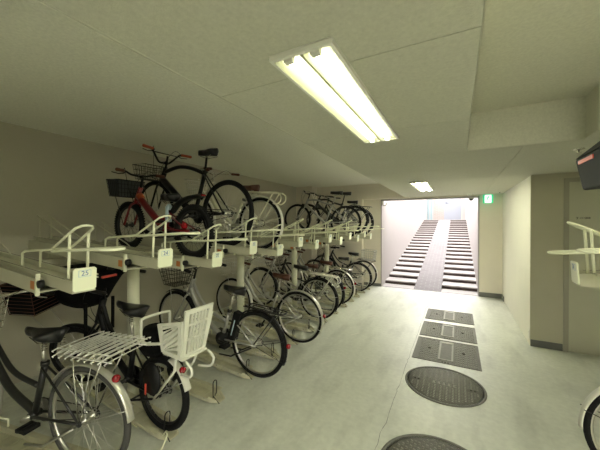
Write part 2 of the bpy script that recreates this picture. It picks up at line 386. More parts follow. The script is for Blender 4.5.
hb = MB().lathe((-0.62, 20.28, 2.86), [(0.0, -0.01), (0.03, -0.01), (0.03, 0.02), (0.0, 0.02)], 12, 'y').tube([(-0.62, 20.25, 2.86), (-0.47, 20.25, 2.84)], 0.012)
hb.build('door_handle', 'darksteel', d2)

# ------------------------------------------------------------------ ceiling lamps
def lamp(cx, cy, label, tm='tube', cz=None):
    L, W, D = 1.26, 0.25, 0.022
    t = thing('ceiling_lamp', label, 'lamp', (cx, cy, cz or ZL), group='twin tube ceiling lamps')
    h = MB()
    h.box(-W / 2, W / 2, -L / 2, L / 2, -0.003, -0.0005)
    for s in (-1, 1):
        x0, x1 = s * W / 2, s * (W / 2 - 0.012)
        h.box(min(x0, x1), max(x0, x1), -L / 2, L / 2, -D, -0.006)
        y0, y1 = s * L / 2, s * (L / 2 - 0.014)
        h.box(-W / 2 + 0.012, W / 2 - 0.012, min(y0, y1), max(y0, y1), -D, -0.006)
    h.build('housing', 'lampwhite', t)
    rf = MB().box(-W / 2 + 0.012, W / 2 - 0.012, -L / 2 + 0.014, L / 2 - 0.014, -0.006, -0.003)
    rf.prism([(-0.026, -0.006), (0.026, -0.006), (0.005, -0.021), (-0.005, -0.021)], (-L / 2 + 0.015, L / 2 - 0.015))
    for s in (-1, 1):
        rf.prism([(s * (W / 2 - 0.012), -0.006), (s * (W / 2 - 0.045), -0.006), (s * (W / 2 - 0.0125), -0.0215)], (-L / 2 + 0.015, L / 2 - 0.015))
    rf.build('reflector', 'lampreflector', t)
    for s in (-1, 1):
        x = s * 0.054
        tb = MB().tube([(x, -L / 2 + 0.04, -0.0185), (x, L / 2 - 0.04, -0.0185)], 0.0120, 12)
        tb.build('tube', tm, t)
        for e in (-1, 1): MB().box(x - 0.017, x + 0.017, e * (L / 2 - 0.027) - 0.012, e * (L / 2 - 0.027) + 0.012, -0.031, -0.006).build('lamp_socket', 'white', t)
    return t
lamp(-0.492, 1.535, 'long twin tube fluorescent lamp on the low ceiling, the large nearer one')
lamp(-0.51, 5.28, 'small looking twin tube fluorescent lamp on the low ceiling before the exit ramp', 'tube_ramp')
lamp(1.55, -0.55, 'added twin tube fill lamp, unseen, on the higher ceiling behind the viewpoint', 'tube_fill', ZR)  # added out of view to light the rack fronts

# ------------------------------------------------------------------ exit sign, camera dome, detectors
t = thing('exit_sign', 'green and white lit exit sign hanging from the ceiling beside the ramp opening', 'sign', (0.575, 7.38, ZL))
MB().box(-0.09, 0.09, -0.02, 0.02, -0.195, -0.012).build('sign_box', 'exitgreen', t, bevel=0.004)
MB().box(-0.062, 0.058, -0.0225, -0.0195, -0.185, -0.022).build('white_panel', 'exitwhite', t)
g = MB()
yb = (-0.0245, -0.0220)
g.lathe((0.005, -0.0232, -0.055), [(0.0, -0.001), (0.011, -0.001), (0.011, 0.001), (0.0, 0.001)], 12, 'y')
for poly in ([(-0.010, -0.066), (0.008, -0.068), (-0.002, -0.112), (-0.020, -0.108)], [(-0.02, -0.105), (-0.004, -0.112), (0.016, -0.135), (0.008, -0.142)],
             [(0.010, -0.132), (0.018, -0.14), (0.010, -0.172), (0.001, -0.17)], [(-0.02, -0.105), (-0.008, -0.112), (-0.03, -0.142), (-0.043, -0.138)],
             [(-0.008, -0.07), (-0.012, -0.08), (-0.038, -0.085), (-0.036, -0.074)], [(0.006, -0.072), (0.03, -0.09), (0.026, -0.098), (0.0, -0.084)]):
    g.prism(poly, yb)
g.build('running_figure', 'exitgreen', t)
MB().tube([(0, 0, -0.013), (0, 0, 0)], 0.012).build('mount', 'lampwhite', t)
t = thing('dome_camera', 'small black security camera dome under the opening lintel', 'camera', (0.27, 7.545, 2.165))
MB().lathe((0, 0, 0), [(0.0, 0), (0.05, 0), (0.05, -0.02), (0.0, -0.02)], 24).build('base', 'white', t)
MB().lathe((0, 0, -0.02), [(0.044, 0), (0.042, -0.018), (0.032, -0.034), (0.016, -0.043), (0.002, -0.045)], 24).build('dome', 'domeblack', t)
t = thing('smoke_detector', 'small white round detector on the ceiling by the dome camera', 'detector', (0.22, 7.12, ZL))
MB().lathe((0, 0, 0), [(0.0, 0), (0.05, 0), (0.05, -0.012), (0.03, -0.035), (0.0, -0.035)], 24).build('detector_body', 'white', t)
MB().lathe((0, 0, -0.035), [(0.0, 0), (0.018, 0), (0.014, -0.012), (0.0, -0.014)], 16).build('detector_head', 'alu', t)
t = thing('sprinkler_head', 'small chrome sprinkler head on the ceiling in front of the grey door', 'sprinkler', (0.89, 3.25, ZL))
MB().lathe((0, 0, 0), [(0.0, 0), (0.04, 0), (0.038, -0.006), (0.012, -0.01), (0.0, -0.01)], 20).build('escutcheon', 'chrome', t)
MB().lathe((0, 0, -0.008), [(0.0, 0), (0.008, 0), (0.007, -0.02), (0.018, -0.022), (0.018, -0.025), (0.0, -0.025)], 16).build('deflector', 'chrome', t)
t = thing('vent_slot', 'small dark slot in the low ceiling beside the exit sign', 'vent', (0.752, 7.14, ZL))
MB().box(-0.012, 0.012, -0.06, 0.06, -0.004, 0).build('slot_frame', 'joint', t)
MB().box(-0.018, -0.012, -0.07, 0.07, -0.007, 0).build('slot_lip', 'ceil', t)

# wall box low on the passage wall corner
t = thing('corner_guard', 'small pale fitting near the floor on the passage wall corner', 'fitting', (XR - 0.004, 4.80, 0.09))
MB().box(-0.006, 0.0, -0.012, 0.03, 0, 0.12).build('guard_plate', 'white', t, bevel=0.003)
MB().lathe((-0.006, 0.01, 0.08), [(0, 0), (0.006, 0), (0.006, -0.003), (0, -0.003)], 10, 'x').build('screw', 'alu', t)
# wall hook by the left edge of the opening
t = thing('wall_hook', 'white curved cable hook at the top left corner of the ramp opening', 'hook', (-1.655, YF - 0.006, 2.11))
MB().box(-0.02, 0.02, -0.008, 0.0, -0.04, 0.05).build('hook_plate', 'white', t)
MB().tube(smooth_path([(-0.01, -0.008, 0.03), (0.0, -0.03, -0.04), (0.05, -0.05, -0.075), (0.10, -0.05, -0.05), (0.12, -0.05, 0.0)]), 0.009).build('hook_arm', 'white', t)

# ------------------------------------------------------------------ floor covers and marks
def rect_cover(y0, y1, label):
    x0, x1 = -0.475, 0.24
    t = thing('floor_cover', label, 'manhole cover', ((x0 + x1) / 2, (y0 + y1) / 2, 0), group='rectangular iron floor covers')
    hx, hy = (x1 - x0) / 2, (y1 - y0) / 2
    fr = MB()
    for (a, b_, c, e) in ((-hx, hx, -hy, -hy + 0.014), (-hx, hx, hy - 0.014, hy), (-hx, -hx + 0.014, -hy + 0.014, hy - 0.014), (hx - 0.014, hx, -hy + 0.014, hy - 0.014)):
        fr.box(a, b_, c, e, -0.002, 0.006)
    fr.box(-hx + 0.05, -hx + 0.062, -hy + 0.014, hy - 0.014, -0.002, 0.006)
    fr.build('cover_frame', 'iron', t)
    bu = MB().box(-hx + 0.014, hx - 0.014, -hy + 0.014, hy - 0.014, -0.002, 0.003).mark(); k = 0
    x = -hx + 0.075
    while x < hx - 0.03:
        y = -hy + 0.03
        while y < hy - 0.03:
            if abs(x) > 0.09:
                s = 1 if (k % 2) else -1
                bu.hexa([(x - .008, y - .003 * s, .003), (x + .008, y - .009 * s, .003), (x + .008, y + .003 - .002 * s, .003), (x - .008, y + .008 + .001 * s, .003)],
                        [(x - .007, y - .003 * s, .006), (x + .007, y - .008 * s, .006), (x + .007, y + .002 - .002 * s, .006), (x - .007, y + .007 + .001 * s, .006)])
            y += 0.028; k += 1
        x += 0.026
    bu.build('cover_plate', 'iron', t, m2='iron_edge')
    c = MB()
    c.box(-0.075, 0.075, -hy + 0.09, hy - 0.13, 0.003, 0.008)
    c.build('centre_plate', 'iron', t)
    c2 = MB()
    for (a, b_, e, f) in ((-0.08, 0.08, hy - 0.125, hy - 0.05), (-0.08, -0.06, -hy + 0.09, hy - 0.13), (0.06, 0.08, -hy + 0.09, hy - 0.13), (-0.08, 0.08, -hy + 0.075, -hy + 0.1)): c2.box(a, b_, e, f, 0.003, 0.011)
    c2.build('centre_rim', 'iron_edge', t)
    sl = MB()
    for s in (-1, 1):
        sl.lathe((s * 0.19, 0.02, 0.003), [(0, 0), (0.018, 0), (0.018, 0.0045), (0, 0.0045)], 14)
    for dx in (-0.03, 0.0, 0.03): sl.box(dx - 0.008, dx + 0.008, -hy + 0.02, -hy + 0.036, 0.003, 0.0072)
    sl.build('key_hole', 'joint', t)
rect_cover(3.70, 4.42, 'rectangular iron floor cover just beyond the whole round manhole')
rect_cover(4.505, 5.16, 'rectangular iron floor cover in the middle of the row of three')
rect_cover(5.32, 5.95, 'rectangular iron floor cover nearest the ramp')
def round_cover(cx, cy, r, label):
    t = thing('manhole_cover', label, 'manhole cover', (cx, cy, 0), group='round iron manhole covers')
    MB().lathe((0, 0, 0), [(r - 0.022, 0.0), (r - 0.020, 0.006), (r, 0.006), (r, -0.002), (r - 0.022, -0.002)], 56).build('cover_ring', 'iron', t)
    bu = MB().lathe((0, 0, 0), [(0.0, 0.003), (r - 0.034, 0.003), (r - 0.034, -0.002), (0.0, -0.002)], 56).mark(); k = 0; y = -r
    while y < r:
        x = -r
        while x < r:
            rr = sqrt(x * x + y * y)
            if rr < r - 0.055 and not (abs(x) < 0.13 and abs(y) < 0.035) and not (abs(abs(x) - 0.25) < 0.045 and abs(y) < 0.03):
                s = 1 if (k % 2) else -1
                bu.hexa([(x - .008, y - .003 * s, .003), (x + .008, y - .009 * s, .003), (x + .008, y + .003 - .002 * s, .003), (x - .008, y + .008 + .001 * s, .003)],
                        [(x - .007, y - .003 * s, .006), (x + .007, y - .008 * s, .006), (x + .007, y + .002 - .002 * s, .006), (x - .007, y + .007 + .001 * s, .006)])
            x += 0.026; k += 1
        y += 0.028
    bu.build('cover_plate', 'iron', t, m2='iron_edge')
    ec = MB()
    for i in range(5):
        x = -0.10 + i * 0.045
        for (a, b_, c_, e_) in ((0, .03, .02, .026), (0, .03, -.022, -.016), (0, .006, -.022, .026), (.012, .018, -.016, .02)): ec.box(x + a, x + b_, c_, e_, 0.003, 0.007)
    ec.build('embossed_marks', 'iron_edge', t)
    kh = MB()
    for s in (-1, 1):
        for q in (-1, 1): kh.lathe((s * 0.25 + q * 0.016, 0, 0.003), [(0, 0), (0.011, 0), (0.011, 0.0008), (0, 0.0008)], 12)
    kh.build('key_hole', 'joint', t)
round_cover(-0.112, 3.22, 0.362, 'round iron manhole cover lying whole in view before the rectangular covers')
round_cover(-0.10, 2.03, 0.37, 'round iron manhole cover cut off by the bottom edge of the photo')
for (x, y, a, lab) in ((-1.319, 3.107, 62, 'short white tape mark on the floor nearest the lens of the three'), (-1.296, 4.085, 62, 'short white tape mark on the floor between the other two marks'), (-1.283, 5.02, 62, 'short white tape mark on the floor farthest toward the ramp')):
    o = MB().box(-0.085, 0.085, -0.011, 0.011, 0.0, 0.0012).build('tape_mark', 'tape'); o.location = (x, y, 0); o.rotation_euler = (0, 0, R_(a)); tag(o, lab, 'tape mark', 'white tape marks')
ck = MB(); rnd = random.Random(3)
pts = [(-0.55, 1.9)]
while pts[-1][1] < 6.7: pts.append((-0.505 + rnd.uniform(-0.009, 0.009), pts[-1][1] + rnd.uniform(0.03, 0.14)))
for (p, q_) in zip(pts[:-1], pts[1:]):
    wd = rnd.uniform(0.0008, 0.0022)
    ck.hexa([(p[0] - wd, p[1], 0.0), (p[0] + wd, p[1], 0.0), (q_[0] + wd, q_[1], 0.0), (q_[0] - wd, q_[1], 0.0)], [(p[0] - wd, p[1], 0.0008), (p[0] + wd, p[1], 0.0008), (q_[0] + wd, q_[1], 0.0008), (q_[0] - wd, q_[1], 0.0008)])
o = ck.build('floor_crack', 'skirt'); tag(o, 'thin dark wandering crack in the floor coating left of the covers', 'crack')

# ------------------------------------------------------------------ upper rack units
TU = R_(3.4)              # the upper trays rise gently towards the wall
XP = -1.765
def upper_unit(loc, yaw, label, ring_out=0.29, number=None, rz=(0.158, 0.215)):
    t = thing('upper_rack_tray', label, 'bicycle rack', loc, (0, TU, yaw), 'upper rack trays on the left' if abs(yaw) < 1 else 'upper rack trays on the right')
    L = -1.84
    r = MB()
    for s in (-1, 1): r.box(L, -0.31, s * 0.09 - 0.005, s * 0.09 + 0.005, -0.088, -0.004)
    r.box(L, -0.31, -0.09, 0.09, -0.088, -0.080)
    for s in (-1, 1): r.box(L, -0.31, s * 0.078 - 0.016, s * 0.078 + 0.016, -0.012, -0.004)
    r.box(L - 0.006, L, -0.095, 0.095, -0.090, 0.0)
    rail = r.build('rail', 'paint_dull', t)
    MB().box(-0.31, -0.297, -0.098, -0.080, -0.100, 0.024).build('end_cap', 'paint', rail); MB().box(-0.31, -0.302, 0.078, 0.10, -0.094, 0.0).build('end_cap', 'paint', rail)
    MB().box(-0.375, -0.328, -0.0962, -0.095, -0.068, -0.022).build('orange_label', 'orange', rail)
    MB().lathe((-0.275, -0.085, -0.03), [(0, -0.012), (0.022, -0.012), (0.022, 0.012), (0, 0.012)], 16, 'y').build('roller', 'blackplastic', rail)
    g = MB()
    g.box(L + 0.03, 0.0, -0.052, 0.052, -0.006, 0.0)
    for s in (-1, 1):
        g.box(L + 0.03, 0.0, s * 0.052 - 0.004, s * 0.052 + 0.004, -0.006, 0.026)
        g.box(L + 0.03, 0.0, s * 0.06 - 0.010, s * 0.06 + 0.010, 0.022, 0.028)
    g.box(-0.62, 0.0, -0.052, 0.052, -0.045, -0.038)
    for s in (-1, 1): g.box(-0.62, 0.0, s * 0.052 - 0.004, s * 0.052 + 0.004, -0.045, -0.006)
    g.box(-0.30, -0.06, 0.03, 0.10, 0.024, 0.032)
    g.build('tray', 'paint_dull', t)
    for s in (-1, 1):
        sl = MB().box(L + 0.04, -0.05, s * 0.069 - 0.0022, s * 0.069 + 0.0022, 0.0285, 0.0295); sl.build('track_slot', 'joint', t)
    p = MB()
    hx = 0.056; c = 0.010
    p.prism([(-hx + c, -0.036), (hx - c, -0.036), (hx, -0.036 + c), (hx, 0.088 - c), (hx - c, 0.088), (-hx + c, 0.088), (-hx, 0.088 - c), (-hx, -0.036 + c)], (0.0, 0.007), 'x')
    pl = p.build('end_plate', 'plate', t)
    lb = MB().box(0.0068, 0.0078, -0.032, 0.028, 0.040, 0.076)
    lo = lb.build('number_label', 'lblue', pl)
    inn = MB().box(0.0078, 0.0082, -0.0295, 0.0255, 0.0425, 0.0735).build('label_face', 'plate', pl)
    if number:
        me = text_mesh(number, 0.036); me.materials.append(M['dblue'])
        o = bpy.data.objects.new('number', me); col.objects.link(o); o.parent = pl
        o.matrix_local = Matrix(((0, 0, 1, 0.0086), (1, 0, 0, -0.002), (0, 1, 0, 0.058), (0, 0, 0, 1)))
    h = MB()
    lft = [(-0.64, -0.045, 0.0), (-0.64, -0.045, 0.10), (-0.60, -0.045, 0.118), (-0.26, -0.045, 0.163), (-0.06, -0.045, 0.272), (-0.015, -0.041, 0.298), (0.010, -0.024, 0.312), (0.018, 0.0, 0.316)]
    pts = [Vector(q_) for q_ in lft]
    full = pts + [Vector((q_.x, -q_.y, q_.z)) for q_ in reversed(pts[:-1])]
    h.tube(full, 0.0072, 8)
    h.build('wheel_hoop', 'paint', t)
    v = MB()
    for s in (-1, 1): v.tube([(-0.065, s * 0.045, -0.03), (-0.065, s * 0.045, 0.268)], 0.0075, 8)
    v.build('upright', 'paint', t)
    a = []
    for i in range(9): an = -pi / 2 + pi * i / 8; a.append((ring_out - 0.05 + 0.05 * cos(an), 0.056 * sin(an), rz[1]))
    for i in range(9): an = pi / 2 + pi * i / 8; a.append((-0.22 + 0.05 * cos(an), 0.056 * sin(an), rz[0]))
    MB().tube(a, 0.0078, 8, closed=True).build('handle_ring', 'paint', t)
    fg = MB()
    for s in (-1, 1):
        fg.tube([(L + 0.03, s * 0.045, 0.235), (L + 0.05, s * 0.045, 0.228), (-1.18, s * 0.05, 0.055), (-1.10, s * 0.05, 0.02)], 0.006, 6)
        fg.tube([(L + 0.09, s * 0.045, 0.0), (L + 0.09, s * 0.045, 0.21)], 0.006, 6)
    fg.build('front_guide', 'paint_dull', t)
    return t
def yk(k): return 0.834 + 0.4915 * k
def zk(k): return 1.337 if k % 2 else 1.274
holds = {2: 'carrying the small red bicycle', 3: 'carrying the black bicycle with orange grips', 4: 'carrying the cream bicycle', 10: 'carrying the silver framed bicycle', 11: 'carrying the dark bicycle between two others', 12: 'under the last dark bicycle'}
ordn = ['nearest', 'second', 'third', 'fourth', 'fifth', 'sixth', 'seventh', 'eighth', 'ninth', 'tenth', 'eleventh', 'twelfth', 'last']
for k in range(13):
    if k == 0: lab = 'cream empty upper rack tray with blue numbered end plate, nearest on the left'
    elif k == 12: lab = 'cream upper rack tray at the far wall end, ' + holds[12]
    else: lab = 'cream upper rack tray, %s from the viewpoint, %s' % (ordn[k], holds.get(k, 'empty'))
    upper_unit((XP, yk(k), zk(k)), 0, lab, number=str(25 - k))
# steel columns carrying the upper trays
pn = ['beside the small red bicycle', 'behind the dark electric bicycle', 'third along the left rack', 'last before the far wall']
for i in range(4):
    y = yk(1.5 + 3 * i) - 0.02
    t = thing('rack_post', 'round cream steel rack post, ' + pn[i], 'rack post', (-2.56, y + .05, 0), group='rack posts on the left')
    MB().lathe((0, 0, 0), [(0, 0), (0.05, 0), (0.05, 1.245), (0, 1.245)], 24).build('column', 'post', t)
    MB().lathe((0, 0, 0), [(0, 0.001), (0.09, 0.001), (0.09, 0.010), (0.052, 0.012), (0, 0.012)], 24).build('base_plate', 'post', t)
    MB().box(-0.06, 0.06, -0.10, 0.10, 1.193, 1.205).build('head_plate', 'paint', t)
o = MB().box(-0.03, 0.03, -0.45, 6.30, 0, 0.05).build('rack_beam', 'paint_dull'); o.location = (-3.45, 0.6, 1.205)
tag(o, 'long cream steel beam under the wall ends of the upper trays', 'rack beam')
for y in (1.55, 4.5):
    t = thing('wall_bracket', 'steel wall bracket under the rear beam, ' + ('near the nearest trays' if y < 2 else 'near the far wall'), 'bracket', (XW, y, 1.0), group='wall brackets')
    MB().box(0, 0.012, -0.06, 0.06, 0, 0.3).build('bracket_plate', 'paint_dull', t)
    MB().prism([(0.012, 0.02), (0.012, 0.20), (0.50, 0.20), (0.50, 0.16)], (-0.02, 0.02)).build('bracket_arm', 'paint_dull', t)

# ------------------------------------------------------------------ lower floor tracks
YJ = [0.955, 1.46, 1.96, 2.42, 2.90, 3.38, 3.87, 4.34, 4.83, 5.32, 5.74, 6.14, 6.56, 6.98]
def yj(j): return YJ[j]
TL = R_(4.0)
XT = -1.93
def lower_unit(loc, tilt, yaw, label):
    t = thing('floor_track', label, 'bicycle rack', loc, (0, tilt, yaw), 'floor tracks on the left' if abs(yaw) < 1 else 'floor tracks on the right')
    L = -1.72
    r = MB()
    r.prism([(L, -0.06), (0.0, -0.06), (0.085, -0.03), (0.085, 0.03), (0.0, 0.06), (L, 0.06)], (0.012, 0.02), 'z')
    for s in (-1, 1):
        r.box(L, 0.0, s * 0.066 - 0.006, s * 0.066 + 0.006, 0.012, 0.062)
        r.box(L, 0.0, s * 0.079 - 0.018, s * 0.079 + 0.018, 0.058, 0.064)
        r.hexa([(0, s * 0.066 - .006, .012), (0, s * 0.066 + .006, .012), (0.085, s * 0.035 + .006, .012), (0.085, s * 0.035 - .006, .012)],
               [(0, s * 0.066 - .006, .060), (0, s * 0.066 + .006, .060), (0.085, s * 0.035 + .006, .022), (0.085, s * 0.035 - .006, .022)])
    r.build('channel', 'track', t)
    for i in range(14):
        x = L + 0.1 + i * 0.125
        MB().tube([(x, -0.06, 0.022), (x, 0.06, 0.022)], 0.0045, 6).build('rung', 'track', t)
    for i in range(6):
        for s in (-1, 1):
            x = -0.06 - i * 0.30
            MB().lathe((x, s * 0.0725, 0.04), [(0, -0.002), (0.006, -0.002), (0.006, 0.002), (0, 0.002)], 8, 'y').build('bolt', 'darksteel', t)
    for s in (-1, 1):
        MB().tube(smooth_path([(-1.06, s * 0.075, 0.06), (-1.06, s * 0.075, 0.115), (-1.06, s * 0.06, 0.13)], 3) + [Vector((-1.20, s * 0.055, 0.13)), Vector((-1.22, s * 0.06, 0.11)), Vector((-1.22, s * 0.07, 0.06))], 0.008, 6).build('wheel_guide', 'paint', t)
    p = MB()
    a = [(-0.10, -0.02, 0.02), (-0.04, -0.022, 0.07)]
    for i in range(9): an = pi * (1 - i / 8); a.append((0.0, 0.022 * cos(an), 0.155 + 0.022 * sin(an)))
    a += [(-0.0, 0.022, 0.06), (-0.02, 0.022, 0.02)]
    p.tube([(0.0, -0.022, 0.02)] + a[2:], 0.0045, 6)
    p.tube([(0.0, -0.022, 0.045), (0.10, -0.05, 0.02)], 0.004, 6)
    p.build('pull_loop', 'darksteel', t)
    MB().box(-0.35, -0.25, -0.08, 0.08, 0.0, 0.012).build('foot', 'track', t)
    if tilt < 0.01: MB().box(L + 0.1, L + 0.2, -0.08, 0.08, 0.0, 0.012).build('foot', 'track', t)
    if tilt > 0.01:
        # legs that carry the raised wall end
        xx = L + 0.1; hh = -xx * sin(tilt) - 0.012
        for s in (-1, 1): MB().box(xx - 0.02, xx + 0.02, s * 0.066 - 0.006, s * 0.066 + 0.006, -hh, 0.02).build('leg', 'track', t)
    return t
low = {0: 'under the charcoal bicycle with the folded wire basket', 1: 'under the bicycle with the white child seat', 3: 'under the dark electric bicycle', 5: 'under the silver bicycle with brown saddle and silver mudguard',
       7: 'under the bicycle with the silver tube carrier', 8: 'under the first brown saddle bicycle beyond the silver carrier', 9: 'under the second brown saddle bicycle beyond the silver carrier', 12: 'under the bicycle beside the last one', 13: 'under the last bicycle by the far wall'}
emp = {2: 'empty cream floor track between the white child seat bicycle and the electric bicycle', 4: 'empty cream floor track just beyond the dark electric bicycle', 6: 'empty cream floor track before the bicycle with the silver tube carrier',
       10: 'empty cream floor track next beyond the brown saddle bicycles', 11: 'empty cream floor track just before the last two bicycles'}
for j in range(14):
    odd = j % 2
    lower_unit((XT, 1.015 if j == 0 else yj(j), 0.0 if not odd else 0.004), TL if odd else 0.0, R_(10.6) if j == 0 else 0, emp[j] if j in emp else 'cream steel floor track ' + low[j])

rod = MB().tube(smooth_path([(0.02, -0.05, 0.03), (0.10, -0.09, 0.12), (0.16, -0.13, 0.17), (0.20, -0.17, 0.15), (0.27, -0.36, 0.05), (0.33, -0.52, 0.012)], 4), 0.0055, 6)
tr1 = [o_ for o_ in col.objects if o_.name.startswith('floor_track') and o_.parent is None][1]
rod.build('bent_rod', 'paint', tr1)
# ------------------------------------------------------------------ bicycles
def tyre_prof(R, tr, n=10): return [(R - tr + tr * cos(2 * pi * i / n), tr * 0.95 * sin(2 * pi * i / n)) for i in range(n)]
def make_wheel(name, cx, R, tr, root, rim='alu', tyre='rubber', knob=False, spokes=32, xf=None, spoke_m='steel', y0=0.0):
    c = (cx, y0, R)
    m = MB(); m.xf = xf
    m.ring(c, tyre_prof(R, tr), seg=48)
    if knob:
        for i in range(56):
            a = 2 * pi * i / 56
            for s in (-1, 1):
                r0, r1 = R - 0.004, R + 0.005
                y = s * tr * 0.45; da = 0.028
                def q_(rr, aa, yy): return (cx + rr * cos(aa), yy, R + rr * sin(aa))
                m.hexa([q_(r0, a - da, y - .007), q_(r0, a + da, y - .007), q_(r0, a + da, y + .007), q_(r0, a - da, y + .007)],
                       [q_(r1, a - da * .8, y - .006), q_(r1, a + da * .8, y - .006), q_(r1, a + da * .8, y + .006), q_(r1, a - da * .8, y + .006)])
    wh = m.build(name, tyre, root)
    rr = R - 2 * tr + 0.004
    m = MB(); m.xf = xf
    m.ring(c, [(rr + 0.004, -0.012), (rr + 0.004, 0.012), (rr - 0.006, 0.012), (rr - 0.014, 0.005), (rr - 0.014, -0.005), (rr - 0.006, -0.012)], seg=48)
    m.build('rim', rim, wh)
    m = MB(); m.xf = xf
    m.lathe(c, [(0.0, -0.05), (0.012, -0.05), (0.012, -0.034), (0.026, -0.032), (0.026, -0.028), (0.014, -0.024), (0.014, 0.024), (0.026, 0.028), (0.026, 0.032), (0.012, 0.034), (0.012, 0.05), (0.0, 0.05)], 16, 'y')
    m.build('hub', 'alu' if rim != 'darksteel' else 'darksteel', wh)
    m = MB(); m.xf = xf
    for i in range(spokes):
        a = 2 * pi * i / spokes; s = 1 if i % 2 else -1
        a2 = a + (1.1 if (i // 2) % 2 else -1.1)
        m.tube([(cx + 0.024 * cos(a2), s * 0.03, R + 0.024 * sin(a2)), (cx + (rr - 0.01) * cos(a), 0, R + (rr - 0.01) * sin(a))], 0.00115, 4, caps=False)
    m.build('spokes', spoke_m, wh)
    return wh
def fender(name, cx, R, a0, a1, root, m_, wid=0.05, gap=0.018, xf=None, stay_a=None, stay_m='steel', flap=False, refl=None):
    c = (cx, 0, R); n = 6
    out = [(R + gap - 0.014 + 0.016 * cos(-1.25 + 2.5 * i / n) / 1.0, wid / 2 * sin(-1.25 + 2.5 * i / n) / 0.95) for i in range(n + 1)]
    inn = [(r - 0.003, y * 0.94) for (r, y) in reversed(out)]
    m = MB(); m.xf = xf; m.ring(c, out + inn, R_(a0), R_(a1), 26)
    f = m.build(name, m_, root)
    if stay_a is not None:
        m = MB(); m.xf = xf
        for sa in (stay_a if isinstance(stay_a, (list, tuple)) else [stay_a]):
            a = R_(sa); rr = R + gap
            for s in (-1, 1): m.tube([(cx, s * 0.055, R), (cx + rr * cos(a), s * (wid / 2 + 0.002), R + rr * sin(a))], 0.0026, 6)
        m.build('fender_stay', stay_m, f)
    if flap:
        m = MB(); m.xf = xf
        a = R_(a0); r0, r1 = R + gap - 0.012, R + gap + 0.004
        m.ring(c, [(r0, -wid * .45), (r1, -wid * .45), (r1, wid * .45), (r0, wid * .45)], R_(a0 - 14), R_(a0 + 2), 5)
        m.build('mud_flap', 'blackplastic', f)
    if refl is not None:
        m = MB(); a = R_(refl); rr = R + gap + 0.002
        cx2, cz2 = cx + rr * cos(a), R + rr * sin(a)
        m.lathe((cx2 - 0.018, 0, cz2), [(0, 0.016), (0.018, 0.016), (0.024, 0.004), (0.024, -0.002), (0.020, -0.016), (0.0, -0.019)], 16, 'x')
        rf = m.build('rear_reflector', 'reflector', f)
    return f
def saddle(root, x, z, m_='vinyl', L=0.26, W=0.19, springs=True, y=0.0, tilt=0.0):
    rings = []; N = 13
    for i in range(N):
        u = i / (N - 1); xx = x - L * 0.5 + L * u
        hw = W / 2 * (sin(min(1, (u + 0.06) / 0.34) * pi / 2) if u < 0.28 else 1) * (1 - 0.78 * min(1, max(0, (u - 0.2) / 0.55)) ** 0.9)
        hw = max(hw, 0.018) * (1 if i < N - 1 else 0.6)
        th = 0.078 - 0.034 * u; zz = z + 0.014 * (1 - u) ** 2 + 0.006 * u + tilt * (u - 0.5)
        rg = []
        for k in range(14):
            a = 2 * pi * k / 14
            cz = sin(a); rg.append((xx, y + hw * cos(a) * (1 if cz > -0.2 else 0.86), zz + (0.026 * cz if cz > 0 else th * 0.75 * cz)))
        rings.append(rg)
    s = MB().loft(rings).build('saddle', m_, root)
    k = MB()
    for q in (-1, 1):
        k.tube([(x + L * .38, y + q * .008, z - .035), (x + 0.02, y + q * .022, z - .062), (x - L * .36, y + q * .05, z - .04)], 0.0035, 6)
        if springs:
            sp = [(x - L * .33 + 0.014 * cos(t_ * 0.9), y + q * 0.055 + 0.014 * sin(t_ * 0.9), z - 0.03 - 0.0022 * t_) for t_ in range(24)]
            k.tube(sp, 0.0025, 5)
    k.build('saddle_rails', 'chrome', s)
    return s
